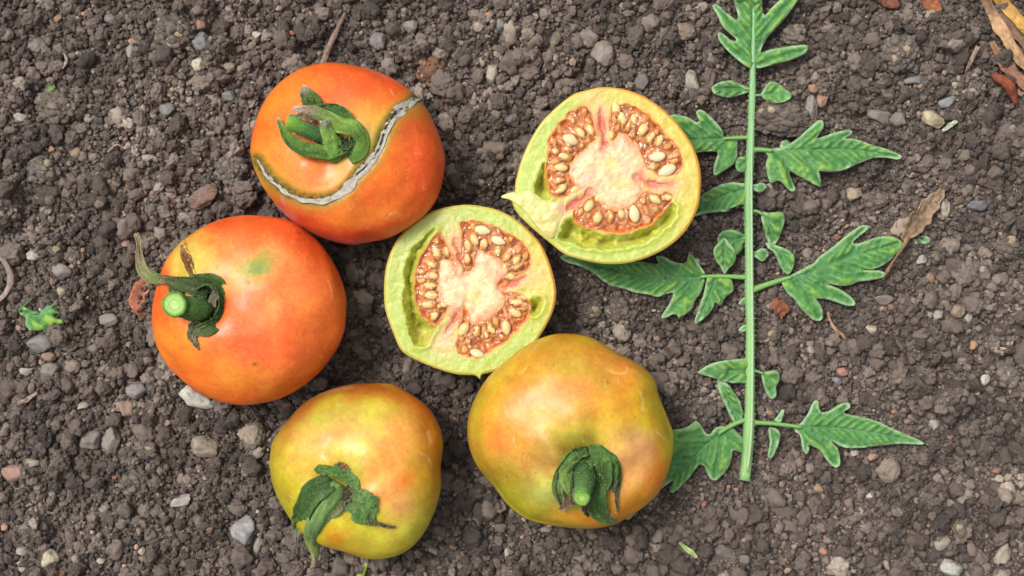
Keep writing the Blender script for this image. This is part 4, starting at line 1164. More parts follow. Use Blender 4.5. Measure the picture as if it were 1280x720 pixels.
        so.rotation_euler = (r.normal() * .12, r.normal() * .12, -a)
        if bare: so['label'] = 'seed lying bare of gel'
        SP.append((sx_, sy_, L, a))
    for q in loc:                                   # a few more seeds deeper in the gel
        for k in range(60):
            ex_, ey_ = r.uniform(q[:, 0].min(), q[:, 0].max()), r.uniform(q[:, 1].min(), q[:, 1].max())
            if sdf(q, np.array([ex_]), np.array([ey_]))[0] < 4 or min(math.hypot(ex_ - s_[0], ey_ - s_[1]) for s_ in SP) < 9.5: continue
            so = bpy.data.objects.new('seed', SEEDM[k % 5]); COL.objects.link(so); so.parent = root
            so.location = Vector(W(ex_, ey_, zcut - 4.2)) - Vector(root.location)
            Lx = r.uniform(11, 15); so.scale = (Lx * .5 * K,) * 3
            a = math.atan2(core[:, 1].mean() - ey_, core[:, 0].mean() - ex_) + r.normal() * .3
            so.rotation_euler = (0, 0, -a); SP.append((ex_, ey_, Lx, a))
    # gel over every chamber
    for q in loc:
        nx = np.arange(q[:, 0].min(), q[:, 0].max() + 1.3, 1.3); ny = np.arange(q[:, 1].min(), q[:, 1].max() + 1.3, 1.3)
        XX, YY = np.meshgrid(nx, ny); pts = np.stack([XX.ravel(), YY.ravel()], -1)
        dd = sdf(q, pts[:, 0], pts[:, 1]); pts = pts[dd > 1.0]
        bpts = q + 0
        allp = np.concatenate([bpts, pts])
        nb = len(bpts)
        out = geometry.delaunay_2d_cdt([Vector(p) for p in allp], [], [list(range(nb))], 1, 1e-4)
        v2 = np.array([v[:] for v in out[0]]); tri = [tuple(f) for f in out[2]]
        gx, gy = v2[:, 0], v2[:, 1]
        d = np.clip(sdf(q, gx, gy), 0, None)
        gz = -2.4 + (fbm(gx / 6, gy / 6, seed=seed + 30, o=2) - .5) * 2.6
        for (ax_, ay_, L, a) in SP:
            u = ((gx - ax_) * math.cos(a) + (gy - ay_) * math.sin(a)) / (L * .62); v = (-(gx - ax_) * math.sin(a) + (gy - ay_) * math.cos(a)) / (L * .42)
            w = np.exp(-((u * u + v * v)) ** 1.5)
            gz = np.maximum(gz, -2.4 + 3.2 * w - 0.2)
        gz = gz * sm(d, 0, 3) - 1.6 * (1 - sm(d, 0, 3))
        milk = np.zeros(len(gx))
        for (ax_, ay_, L, a) in SP:                   # each seed sits in a sac with a pale outline
            u = ((gx - ax_) * math.cos(a) + (gy - ay_) * math.sin(a)) / (L * .66); v = (-(gx - ax_) * math.sin(a) + (gy - ay_) * math.cos(a)) / (L * .46)
            e_ = np.sqrt(u * u + v * v)
            milk = np.maximum(milk, np.exp(-((e_ - 1.0) / .16) ** 2)); milk = milk * (1 - .8 * np.exp(-(e_ / .75) ** 4))
            gz = gz + 0.9 * np.exp(-((e_ - 1.0) / .16) ** 2)
        cxm, cym = core[:, 0].mean(), core[:, 1].mean()
        an = np.arctan2(gy - cym, gx - cxm)
        rad_l = sm(fbm(an * 11 + 50, np.hypot(gx - cxm, gy - cym) / 40, seed=seed + 33, o=2), .58, .66)
        milk = np.clip(milk * (.9 * vnoise(gx / 4, gy / 4, seed=seed + 34)) + rad_l * .45 + (1 - sm(d, 0, 3.5)) * .55, 0, 1)
        gc = S(226, 130, 60)[None] * 1.2 * (1 - milk[:, None]) + S(248, 196, 140)[None] * milk[:, None]
        me = mesh('gel', W(gx, gy, zcut + gz), tri, col=gc, attrs={'milk': milk})
        bm = bmesh.new(); bm.from_mesh(me); bmesh.ops.recalc_face_normals(bm, faces=bm.faces)
        if sum(f_.normal.z for f_ in bm.faces) < 0: bmesh.ops.reverse_faces(bm, faces=bm.faces)
        bm.to_mesh(me); bm.free()
        under(link('gel', me, M['gel']), root)
    return root, c, R

def colours(seed, tint_right):
    def f(x, y, rimd, dc, dl, dk, sp):
        n = fbm(x / 10, y / 10, seed=seed + 60, o=4); n2 = fbm(x / 5, y / 5, seed=seed + 61, o=3)
        def mx(C, w, c): return C * (1 - w[:, None]) + S(*c) * w[:, None]
        C = np.tile(S(182, 196, 84), (len(x), 1))
        C = mx(C, sm(n, .35, .65) * .8, (184, 200, 84))
        C = mx(C, sm(n2, .55, .75) * .3, (216, 220, 146))
        w = tint_right(x, y)
        C = mx(C, w * .7, (222, 190, 76))
        C = mx(C, (1 - sm(rimd, 1.5, 6)) * .7, (214, 196, 84))
        C = mx(C, (1 - sm(rimd, 1, 5)) * w, (234, 160, 62))
        C = mx(C, (1 - sm(rimd, .2, 1.6)) * (.35 + .65 * w), (206, 150, 56))
        C = mx(C, np.exp(-((-dc - 2) / 4) ** 2) * (dc < 0) * .6, (176, 194, 68))
        # hollow: yellow green inner wall
        C = mx(C, sm(dc, -.5, 2), (212, 212, 84))
        C = mx(C, sm(dc, 4, 10) * .4, (190, 176, 66))
        C = mx(C, sm(dc, 1, 4) * sm(n, .5, .7) * .7, (206, 204, 104))
        # walls between chambers
        C = mx(C, np.exp(-(sp / 10) ** 2) * .75 * (dc < 1), (236, 172, 130))
        C = mx(C, np.exp(-(sp / 5) ** 2) * .95 * (dc < 1) * (.6 + .6 * n2).clip(0, 1), (210, 82, 76))
        # core
        k = sm(dk, -4, 3)
        C = mx(C, k, (244, 182, 140))
        C = mx(C, k * sm(n, .36, .60) * .95, (246, 210, 156))
        C = mx(C, k * (1 - sm(dk, 0, 9)) * sm(n2, .3, .6) * .8, (232, 136, 112))
        C = mx(C, k * sm(n2, .6, .75) * .15, (250, 222, 180))
        # chamber floor
        C = mx(C, sm(dl, -3, 1.0), (238, 128, 44))
        C = mx(C, sm(dl, 2, 7) * .8, (236, 134, 46))
        C = mx(C, sm(dl, 2, 6) * sm(n2, .45, .7) * .7, (196, 98, 28))
        C = mx(C, (dl > 0) * np.exp(-(np.clip(-dk, 0, 99) / 7) ** 2) * sm(n2, .4, .6) * .9, (250, 196, 146))
        C = mx(C, sm(dl, 2, 6) * sm(n, .5, .7) * .6, (246, 178, 112))
        return C
    return f

OA = [(580,256),(603,258),(623,263),(643,273),(663,290),(678,308),(688,332),(694,355),(695,372),(690,392),(678,415),(663,435),(643,450),(620,463),(603,468),(600,474),(593,469),(573,468),(550,462),(523,451),(502,438),(490,412),(482,388),(480,362),(483,332),(493,305),(507,288),(527,272),(550,261)]
A_cav = [[(545,286),(535,300),(527,315),(521,330),(517,358),(521,382),(531,400),(545,409),(541,418),(536,428),(527,433),(518,430),(511,412),(506,390),(506,350),(511,322),(524,303),(535,292)],
         [(665,374),(673,373),(679,375),(677,386),(670,393),(663,391),(662,382)]]
A_loc = [[(543,297),(550,292),(556,300),(563,312),(568,324),(571,333),(560,327),(552,326),(549,345),(549,365),(552,380),(562,384),(558,392),(552,400),(545,407),(531,398),(521,380),(518,358),(521,335),(529,314)],
         [(577,277),(603,279),(627,287),(647,298),(661,313),(664,328),(658,340),(640,350),(624,358),(621,352),(632,341),(628,328),(610,317),(598,316),(594,334),(586,341),(579,330),(577,300)],
         [(626,364),(640,366),(655,371),(663,378),(662,393),(652,407),(636,424),(617,437),(600,447),(578,443),(570,432),(573,414),(576,393),(581,380),(585,394),(593,404),(612,397),(628,385),(632,373)]]
A_core = [(552,326),(565,330),(577,341),(588,338),(596,318),(611,317),(627,329),(632,341),(621,354),(632,368),(626,386),(610,398),(592,404),(582,392),(570,388),(556,384),(550,370),(549,345)]
A_sep = [[(562,284),(569,305),(577,325),(583,340)], [(672,343),(655,348),(640,354),(625,360)], [(545,432),(560,412),(572,392),(582,378)]]
A_seeds = [(603,288,21,10,1),(623,301,19,20,1),(594,301,19,60),(586,309,18,70),(605,307,18,95),(621,315,17,115),(633,321,19,125),(645,325,19,130),(647,334,17,160),(640,345,18,165),(585,325,16,80),(632,333,15,140),
           (546,317,20,70),(558,316,16,80),(541,330,19,20),(540,345,19,5),(538,357,20,0),(541,369,21,0),(538,380,20,-5),(544,394,19,-60),(554,381,17,-20),(529,340,12,10),
           (580,411,22,-55),(596,414,18,-85),(607,414,18,-100),(614,409,17,-115),(632,408,22,-100),(643,390,20,-150),(645,378,19,-175),(653,373,16,180),(597,442,19,20,1),(620,402,15,-120)]
half(OA, 84, A_cav, A_loc, A_core, A_sep, A_seeds, colours(61, lambda x, y: sm(x, 630, 680) * sm(420 - y, -10, 60)),
     'cut tomato half in the centre, touching the big orange and green tomato', 61,
     pink=[(575,300,16,(228,120,100),.5),(556,428,18,(240,184,150),.6),(592,372,9,(236,214,110),.6),(600,345,9,(240,220,150),.5),(668,345,14,(240,190,130),.6),(560,275,14,(222,214,140),.4)])

OB = [(753,109),(777,111),(800,118),(820,130),(840,147),(857,168),(868,187),(875,210),(876,233),(872,260),(858,287),(837,307),(813,320),(787,328),(760,330),(733,326),(707,318),(687,303),(663,283),(645,264),(640,250),(643,243),(645,225),(652,200),(662,177),(677,153),(697,133),(717,118),(737,112)]
B_cav = [[(714,273),(724,280),(735,287),(753,293),(777,294),(800,289),(820,276),(838,256),(845,258),(843,270),(830,287),(808,301),(780,308),(760,311),(733,309),(713,303),(701,298),(701,286),(706,277)],
         [(682,205),(684,225),(688,245),(684,250),(674,249),(669,240),(670,228),(676,213)]]
B_loc = [[(735,133),(717,138),(700,153),(688,173),(684,197),(684,225),(690,245),(704,247),(716,238),(722,236),(716,224),(715,208),(722,195),(731,188),(738,180),(745,176),(744,160),(740,143)],
         [(766,131),(790,132),(812,145),(832,167),(848,188),(854,204),(846,216),(824,219),(812,212),(806,200),(798,184),(786,172),(775,168),(768,178),(763,176),(762,160),(763,142)],
         [(808,240),(824,242),(836,241),(841,250),(822,273),(800,286),(777,291),(753,290),(730,283),(717,272),(722,259),(734,247),(744,246),(756,258),(775,262),(792,255)]]
B_core = [(731,190),(745,180),(756,188),(768,180),(778,170),(790,176),(802,190),(808,204),(814,214),(800,220),(797,228),(806,240),(792,254),(775,261),(757,257),(744,244),(728,240),(720,232),(716,222),(718,205)]
B_sep = [[(745,122),(751,140),(753,160),(755,186)], [(688,290),(700,268),(718,254),(738,240)], [(862,228),(838,232),(815,230),(796,222)]]
B_seeds = [(770,137,22,80),(778,150,20,80),(737,162,19,60),(725,166,20,50),(714,175,22,20,1),(708,196,20,10),(703,209,20,0),(699,226,18,-10),(702,236,19,-40),(720,236,16,-30),(791,152,19,105),(804,162,21,120),(812,173,20,125),(823,177,18,120),(821,196,22,170,1),
           (834,213,24,155,1),(817,208,17,165),(765,168,17,90),(738,256,20,-50),(747,273,20,-70),(763,270,19,-90),(777,268,17,-95),(793,267,22,-100,1),(818,248,20,-150),(833,247,15,180),(748,246,15,-60),(694,212,12,0),(695,190,14,20),(712,187,13,20),(842,203,13,140),(785,160,14,100),(808,262,14,-120)]
def tongueB(root, zc):
    pts = [((660, 268)), (655, 262), (640, 251), (626, 246), (641, 240), (647, 243), (662, 238), (684, 252), (704, 252), (708, 268), (700, 285), (690, 298), (675, 287)]
    q = catmull(pts, 4)
    nx = np.arange(q[:, 0].min(), q[:, 0].max(), 1.6); ny = np.arange(q[:, 1].min(), q[:, 1].max(), 1.6)
    XX, YY = np.meshgrid(nx, ny); p2 = np.stack([XX.ravel(), YY.ravel()], -1); p2 = p2[sdf(q, p2[:, 0], p2[:, 1]) > .8]
    allp = np.concatenate([q, p2]); nb = len(q)
    out = geometry.delaunay_2d_cdt([Vector(p) for p in allp], [], [list(range(nb))], 1, 1e-4)
    v2 = np.array([v[:] for v in out[0]]); x, y = v2[:, 0], v2[:, 1]
    d = np.clip(sdf(q, x, y), 0, None)
    z = zc + 2.6 + (fbm(x / 8, y / 8, seed=4, o=3) - .5) * 4 + 1.4 * sm(d, 0, 6) - 6 * sm(650 - x, 0, 24) - 3.0 * sm(x, 690, 708)
    n = fbm(x / 7, y / 7, seed=44, o=3)
    C = S(214, 214, 126)[None] * np.ones((len(x), 3))
    w = sm(n, .45, .65)[:, None] * .7; C = C * (1 - w) + S(232, 222, 160) * w
    w = (sm(x, 680, 706) * sm(275 - y, -14, 14))[:, None] * .8; C = C * (1 - w) + S(238, 176, 140) * w
    w = (sm(y - (x - 626) * .45, 238, 262) * .5)[:, None]; C = C * (1 - w) + S(226, 186, 110) * w
    me = mesh('torn_flap', W(x, y, z), [tuple(f) for f in out[2]], col=C)
    bm = bmesh.new(); bm.from_mesh(me); bmesh.ops.recalc_face_normals(bm, faces=bm.faces)
    if sum(f_.normal.z for f_ in bm.faces) < 0: bmesh.ops.reverse_faces(bm, faces=bm.faces)
    bm.to_mesh(me); bm.free()
    o = under(link('torn_flap', me, M['flesh']), root)
    s = o.modifiers.new('thickness', 'SOLIDIFY'); s.thickness = 4 * K; s.offset = -1
half(OB, 92, B_cav, B_loc, B_core, B_sep, B_seeds, colours(73, lambda x, y: sm(x - (y - 200) * .6, 730, 860)),
     'upper cut tomato half with a torn flap of skin, lying against the leaf', 73, tongue=tongueB,
     pink=[(750,150,14,(230,110,90),.5),(762,205,8,(238,222,110),.6),(776,228,9,(236,214,100),.5),(835,232,18,(240,170,130),.5),(740,125,16,(238,180,130),.5)])

# ------------------------------------------------------------------ the compound leaf
def leaf_mat():
    m, nt, p, out = new_mat('leaf_green')
    at = nd(nt, 'ShaderNodeAttribute', attribute_name='tint')
    n = noise(nt, 1300, 4, 0.6)
    r = ramp(nt, n.outputs[0], [(0.3, (.82,) * 3), (0.7, (1.12,) * 3)])
    c = mixc(nt, 1.0, at.outputs['Color'], r.outputs[0], 'MULTIPLY')
    nt.links.new(c, p.inputs['Base Color'])
    p.inputs['Roughness'].default_value = 0.55
    p.inputs['Specular IOR Level'].default_value = 0.35
    b = bump(nt, n.outputs[0], 0.5, 0.0004)
    nt.links.new(b, p.inputs['Normal'])
    tl = nd(nt, 'ShaderNodeBsdfTranslucent'); nt.links.new(c, tl.inputs[0])
    mx = nd(nt, 'ShaderNodeMixShader'); mx.inputs[0].default_value = .2
    nt.links.new(p.outputs[0], mx.inputs[1]); nt.links.new(tl.outputs[0], mx.inputs[2]); nt.links.new(mx.outputs[0], out.inputs['Surface'])
    return m
M['leaf'] = leaf_mat()

LEAFROOT = thing('tomato_leaf', 'green compound tomato leaf with lobed leaflets laid out on the soil at right', 'leaf', tuple(W(938, 340, 6)))
def leaflet(poly, mid, veins=(), z0=15, lift=0, seed=1, root=None, name='leaflet', tilt=(0, 0), pale=1.0, fold=3.0, yel=0.7, dark=None, sharp=3):
    q = catmull(poly, sharp)
    step = 1.7
    nx = np.arange(q[:, 0].min(), q[:, 0].max(), step); ny = np.arange(q[:, 1].min(), q[:, 1].max(), step)
    XX, YY = np.meshgrid(nx, ny); p2 = np.stack([XX.ravel(), YY.ravel()], -1)
    p2 = p2 + rng.uniform(-.3, .3, p2.shape)
    p2 = p2[sdf(q, p2[:, 0], p2[:, 1]) > .9]
    allp = np.concatenate([q, p2]) if len(p2) else q
    out = geometry.delaunay_2d_cdt([Vector(p) for p in allp], [], [list(range(len(q)))], 1, 1e-4)
    v2 = np.array([v[:] for v in out[0]]); x, y = v2[:, 0], v2[:, 1]
    d = np.clip(sdf(q, x, y), 0, None)
    mp = catmull([(*m_, 0) for m_ in mid], 6, False) if len(mid) > 2 else np.array([(*m_, 0) for m_ in mid], float)
    dm, tm = dline(mp, x, y)
    dv = np.full(x.shape, 1e9)
    for v in veins:
        dd, _ = dline(v, x, y); dv = np.minimum(dv, dd)
    # small side veins branching off the midrib
    mids = resample(np.array([(a, b, 0) for a, b in mid], float), 12)
    L = np.linalg.norm(np.diff(mids[:, :2], axis=0), axis=1).sum()
    nv = max(2, int(L / 13))
    for k in range(nv):
        f = (k + .5) / nv * .85
        i = f * 11; i0 = int(i)
        p = mids[i0, :2] * (1 - i + i0) + mids[min(i0 + 1, 11), :2] * (i - i0)
        tdir = mids[min(i0 + 1, 11), :2] - mids[max(i0 - 1, 0), :2]; tdir /= np.linalg.norm(tdir) + 1e-9
        for s in (-1, 1):
            a = math.radians(48) * s
            vd = np.array([tdir[0] * math.cos(a) - tdir[1] * math.sin(a), tdir[0] * math.sin(a) + tdir[1] * math.cos(a)])
            e = p + vd * 26; m_ = p + vd * 13 + tdir * 1.0
            dd, _ = dline([tuple(p), tuple(m_), tuple(e + tdir * 5)], x, y); dv = np.minimum(dv, dd + 0.5)
    vein = np.minimum(dm, dv)
    puff = sm(vein, 0, 6)
    n = fbm(x / 12, y / 12, seed=seed, o=3); n2 = fbm(x / 5, y / 5, seed=seed + 7, o=2)
    z = z0 + tilt[0] * (x - x.mean()) + tilt[1] * (y - y.mean())
    z = np.maximum(z, 0) + puff * 4.0 - 1.6 * np.exp(-(dm / 1.5) ** 2) + fold * sm(dm, 0, 22) * sm(d, 0, 10) * .6
    z = z + (n - .5) * 7 + (n2 - .5) * 2.2 - 2.5 * (1 - sm(d, 0, 4))
    z = z - lift * tm
    def mx(C, w, c): return C * (1 - np.clip(w, 0, 1)[:, None]) + S(*c) * np.clip(w, 0, 1)[:, None]
    z = np.maximum(z, np.minimum(soil_z(x, y) + 6.0 + (z0 - 15), 28))
    C = np.tile(S(84, 152, 70), (len(x), 1))
    C = mx(C, sm(n, .35, .65) * .6, (104, 170, 80))
    C = mx(C, puff * sm(n * 1.4 + n2 * .6, .9, 1.15) * (.25 + .75 * yel) * .9, (156, 196, 74))
    C = mx(C, np.exp(-(vein / 2.4) ** 2) * .7, (52, 116, 66))
    C = mx(C, np.exp(-(dm / 1.3) ** 2) * .45, (126, 180, 118))
    if dark: C = mx(C, sm(n, .3, .6) * dark, (44, 100, 48))
    C = mx(C, (1 - sm(d + (n - .5) * 4, .8, 3.8)) * .85 * pale, (176, 212, 158))
    C = C * .88 + S(124, 150, 104) * .12
    C = C * (0.84 + .34 * fbm(x / 2.4, y / 2.4, seed=seed + 40, o=2))[:, None]
    me = mesh(name, W(x, y, z), [tuple(f) for f in out[2]], col=C)
    bm = bmesh.new(); bm.from_mesh(me); bmesh.ops.recalc_face_normals(bm, faces=bm.faces)
    if sum(f_.normal.z for f_ in bm.faces) < 0: bmesh.ops.reverse_faces(bm, faces=bm.faces)
    bm.to_mesh(me); bm.free()
    r_ = root or LEAFROOT
    o = under(link(name, me, M['leaf']), r_)
    s = o.modifiers.new('thickness', 'SOLIDIFY'); s.thickness = 1.0 * K; s.offset = -1
    return o
M['stem'] = tinted('leaf_stem', rough=0.5, noise_scale=1800, noise_amt=0.10, bump_s=0.4, bump_d=0.0003, spec=0.35)
def stalk(name, path, c0=(120, 172, 88), c1=(120, 172, 88), root=None, n=14, m=12):
    pts = [(*W(x, y, z), r) for x, y, z, r in path]
    return tube(name, pts, [(0, c0), (1, c1)], M['stem'], root or LEAFROOT, n=n, m=m, bumpy=.05)
SZ = 19
stalk('leaf_stem', [(931,600,14,6.9),(934,570,15,6.6),(936,540,SZ,6.7),(937.5,500,SZ,5.9),(937.8,440,SZ,5.6),(938,400,SZ,5.4),(937,362,SZ,5.7),(936.6,320,SZ,5.2),(936,262,SZ,5.3),(936,232,SZ,5.2),(938,187,SZ,5.0),(939,160,SZ,4.4),(940.5,115,SZ,4.1),(941,85,SZ,3.5),(942,40,SZ+1,2.4),(943,-20,SZ,1.8)], (146,192,116), (136,184,128), n=90, m=18)
# ridge line along the stem
# (drawn as its own thin raised rib)
stalk('stem_ridge', [(934,590,20,1.8),(939,540,25,1.8),(940.5,440,24,1.7),(939.5,300,24,1.6),(939.5,200,23,1.3),(941,110,21,1.0)], (176,204,150), (170,204,160), n=50, m=8)

T_ = [(944,84),(937,85),(927,79),(915,68),(903,56),(897.5,45),(899.5,40.5),(905,43),(914,50),(921,50),(911,41),(903,33),(897.5,20),(891,9),(894.6,5.5),(901,9),(911,18),(921,24.5),(922,16),(917,0),(914,-20),(922,-50),(938,-90),(947,-70),(953,-40),(958,-12),(953,0),(955,19),(965,9),(977,-2),(992,-16),(1001,-8),(995,4),(983,21),(970,35),(958,49),(951,65),(962,62),(985,58),(1006,56),(1010,60),(1004,68),(989,75),(966,81),(950,85)]
leaflet(T_, [(942,84),(941,40),(941,0),(940,-80)], [[(942,80),(915,62),(902,46)],[(941,60),(920,35),(896,10)],[(942,72),(955,40),(995,-8)],[(943,82),(975,70),(1004,62)]], z0=21, seed=101, yel=.95, pale=.9)
leaflet([(938,112),(932,108),(925,105),(917,101),(907,101),(896,104),(890,110),(893,117),(903,121),(915,122),(927,118),(935,115)], [(936,112),(915,111),(893,111)], z0=19, seed=102, dark=.4)
leaflet([(944,119),(951,117),(957,108),(963,102),(971,103),(980,110),(990,118),(985,125),(973,129),(960,127),(952,121)], [(945,119),(965,118),(988,118)], z0=19, seed=103)
stalk('petiole', [(938,111,SZ,1.6),(930,111,SZ,1.4)]); stalk('petiole', [(941,119,SZ,1.6),(952,119,SZ,1.4)])
leaflet([(914,171),(905,171),(904,165),(897,155),(884,142),(875,137),(870,141),(874,150),(870,152.5),(861,147),(850,144),(838,144),(824,160),(828,178),(845,192),(860,194),(872,191),(896,190),(893,205),(892,217),(897,218),(912,209),(921,200),(922,178)], [(918,173),(890,174),(860,175),(835,170)], [[(910,173),(890,155),(876,142)],[(908,174),(900,195),(894,214)]], z0=15, seed=104, yel=.6)
stalk('petiole', [(938,172,SZ,2.6),(925,172,SZ,2.4),(905,173,SZ-1,2)])
leaflet([(928,196),(935,199),(937,206),(934,213),(927,216),(921,212),(919,205),(922,198)], [(936,200),(924,210)], z0=21, seed=105, pale=.5)
leaflet([(957,187),(960,195),(957,207),(961,225),(963,229),(969,227),(975,227),(983,234),(990,239),(994,236),(990,225),(987,214),(995,218),(1005,224),(1015,229),(1024,233),(1027,231),(1025,220),(1024,214),(1033,215),(1045,215),(1058,211),(1070,206),(1082,201),(1095,197),(1110,197),(1122,199),(1127,195),(1117,190),(1105,185),(1092,182),(1080,177),(1066,173),(1056,173),(1064,168),(1064,163),(1055,163),(1043,166),(1030,170),(1021,173),(1027,164),(1030,156),(1026,150),(1018,154),(1008,163),(998,172),(987,180),(975,185)], [(960,188),(990,188),(1030,187),(1070,188),(1122,196)], [[(975,188),(1005,172),(1026,153)],[(1000,187),(1035,175),(1062,166)],[(975,189),(985,212),(990,234)],[(1000,189),(1015,210),(1026,230)]], z0=17, seed=106, yel=.8)
stalk('petiole', [(938,187,SZ,3),(950,187,SZ,2.8),(965,188,SZ,2.4)])
leaflet([(975,184),(977,177),(983,175),(988,179),(985,184)], [(976,182),(986,178)], z0=13, seed=107)
leaflet([(936,230),(927,229),(917,228),(907,229),(897,232),(888,237),(878,243),(866,256),(858,272),(868,271),(877,268),(887,266),(900,265),(911,264),(913,261),(917,259),(925,256),(933,254)], [(934,236),(905,245),(868,264)], z0=16, seed=108, dark=.2)
leaflet([(939,233),(946,230),(952,228),(958,232),(956,237),(951,241),(944,238)], [(940,234),(956,233)], z0=19, seed=109)
stalk('petiole', [(938,264,SZ,2),(946,264,SZ,1.8),(953,268,SZ,1.6)])
leaflet([(952,266),(960,266),(970,265),(979,266),(981,274),(979,284),(973,300),(967,305),(960,302),(957,295),(954,283)], [(953,267),(962,284),(967,303)], z0=18, seed=110, fold=6, dark=.2)
leaflet([(957,304),(964,304),(972,307),(980,310),(988,314),(993,320),(993,330),(990,338),(985,343),(978,338),(972,327),(968,317),(960,309)], [(958,305),(976,316),(985,340)], z0=18, seed=111, fold=5)
leaflet([(941,318),(946,314),(952,310),(958,312),(961,317),(958,323),(953,327),(947,323)], [(942,318),(960,318)], z0=19, seed=112)
leaflet([(932,296),(927,291),(920,288),(913,287),(903,289),(898,295),(897,303),(902,310),(912,318),(921,319),(928,311),(930,302)], [(931,297),(915,300),(900,298)], z0=16, seed=113, dark=.6, pale=.5)
leaflet([(906,297),(900,302),(893,309),(892,318),(895,326),(901,334),(905,342),(910,337),(917,330),(920,321),(918,312),(912,305)], [(906,298),(906,318),(905,340)], z0=24, seed=114)
stalk('petiole', [(937,296,SZ,1.8),(929,298,SZ-1,1.5)])
stalk('petiole', [(937,347,SZ,3.2),(920,346,SZ,3.0),(895,345,SZ-1,2.6),(875,346,SZ-2,2.0),(905,342,SZ-2,1.2)][:4])
leaflet([(882,343),(877,335),(872,328),(867,321),(862,315),(860,320),(857,328),(851,329),(845,328),(838,325),(830,321),(822,320),(820,323),(823,329),(815,329),(800,327),(780,325),(745,321),(712,318),(700,321),(707,327),(720,331),(732,336),(744,343),(755,352),(766,358),(780,361),(795,366),(810,368),(822,371),(832,368),(841,366),(840,372),(834,384),(827,396),(832,397),(840,393),(846,394),(849,398),(857,393),(865,386),(869,376),(876,366),(880,356)], [(885,346),(860,348),(830,346),(790,341),(745,331),(706,322)], [[(878,347),(870,332),(863,318)],[(860,348),(845,336),(824,323)],[(870,348),(855,370),(832,394)],[(830,347),(815,358),(800,364)]], z0=14, seed=115, yel=.85, pale=1.0)
leaflet([(884,347),(893,346),(905,347),(912,348),(916,353),(917,362),(912,368),(906,373),(903,380),(899,382),(894,378),(891,386),(885,394),(876,401),(871,405),(869,401),(872,390),(875,379),(880,365)], [(895,347),(888,368),(873,400)], [[(893,352),(905,362),(912,362)]], z0=16, seed=116, yel=.6)
leaflet([(978,350),(981,362),(987,369),(995,377),(1001,386),(1009,394),(1017,400),(1023,401),(1028,398),(1029,390),(1026,381),(1021,374),(1030,374),(1040,376),(1049,379),(1058,382),(1067,382),(1069,378),(1064,371),(1056,365),(1047,360),(1035,355),(1048,357),(1062,357),(1074,352),(1085,351),(1096,349),(1105,346),(1106,341),(1098,338),(1084,338),(1078,336),(1090,337),(1101,333),(1110,328),(1118,321),(1125,312),(1128,304),(1121,297),(1112,295),(1100,296),(1088,299),(1074,304),(1066,303),(1074,295),(1084,287),(1086,283),(1077,282),(1068,287),(1058,294),(1047,304),(1035,313),(1024,321),(1017,329),(1005,335),(992,342)], [(980,349),(1010,342),(1040,330),(1075,318),(1122,305)], [[(995,347),(1010,370),(1024,396)],[(1005,345),(1035,362),(1064,378)],[(1020,338),(1060,345),(1100,343)],[(1015,338),(1045,312),(1080,286)],[(1040,328),(1075,312),(1105,300)]], z0=18, seed=117, yel=.35)
stalk('petiole', [(939,363,SZ,3.8),(955,357,SZ,3.6),(970,352,SZ,3.2),(990,346,SZ,2.4)])
leaflet([(1137,303),(1143,299),(1150,295),(1158,295),(1163,299),(1160,304),(1150,305),(1143,305)], [(1138,303),(1161,299)], z0=9, seed=118, dark=.6)
for (nx_, ny_, s_) in ((929,377,1),(930,411,-1)):
    leaflet([(938,ny_-4),(930,ny_-5),(925,ny_-1),(924,ny_+3),(930,ny_+4),(938,ny_+4*s_*.5+1)], [(937,ny_),(926,ny_+1)], z0=20, seed=119+ny_, fold=0)
leaflet([(937,449),(930,448),(920,449),(910,450),(898,452),(886,456),(878,461),(872,466),(879,469),(886,471),(898,475),(910,478),(924,479),(937,477)], [(934,464),(905,464),(875,466)], z0=19, seed=121, dark=.1)
leaflet([(897,476),(903,477),(910,480),(917,489),(924,499),(928,510),(930,519),(926,526),(920,530),(914,523),(910,515),(905,504),(900,493)], [(899,478),(912,500),(922,526)], z0=17, seed=122)
stalk('petiole', [(938,464,SZ,2),(946,464,SZ,1.7),(954,467,SZ,1.5)])
leaflet([(952,467),(960,464),(969,463),(974,467),(975,474),(972,480),(970,484),(971,492),(967,498),(962,497),(958,491),(955,483),(953,474)], [(953,467),(963,478),(966,495)], z0=18, seed=123, fold=5)
stalk('petiole', [(938,528,SZ,3),(960,529,SZ,2.6),(980,531,SZ,2.4),(1003,534,SZ,2.2)])
leaflet([(968,526),(973,519),(978,512),(980,515),(979,521),(975,528)], [(970,526),(978,514)], z0=16, seed=124, fold=1)
leaflet([(962,534),(969,535),(974,539),(976,545),(974,553),(971,561),(967,569),(963,573),(960,568),(961,559),(962,549),(961,540)], [(965,535),(968,550),(964,571)], z0=16, seed=125)
leaflet([(993,537),(1000,544),(1002,554),(1004,563),(1008,567),(1011,563),(1011,556),(1018,559),(1025,563),(1031,572),(1037,579),(1045,584),(1050,580),(1050,571),(1048,562),(1043,555),(1040,551),(1048,556),(1059,560),(1072,560),(1086,559),(1100,557),(1112,556),(1127,555),(1140,555),(1155,555),(1148,550),(1139,546),(1126,540),(1112,534),(1100,528),(1086,523),(1073,520),(1062,518),(1056,515),(1062,510),(1061,504),(1053,504),(1045,508),(1035,514),(1027,515),(1024,509),(1023,502),(1018,501),(1014,508),(1010,517),(1003,527)], [(995,535),(1020,534),(1060,537),(1100,543),(1150,553)], [[(1008,535),(1014,518),(1020,504)],[(1018,535),(1040,520),(1058,507)],[(1005,537),(1030,555),(1044,580)],[(1000,537),(1006,552),(1008,564)]], z0=18, seed=126, yel=.3)
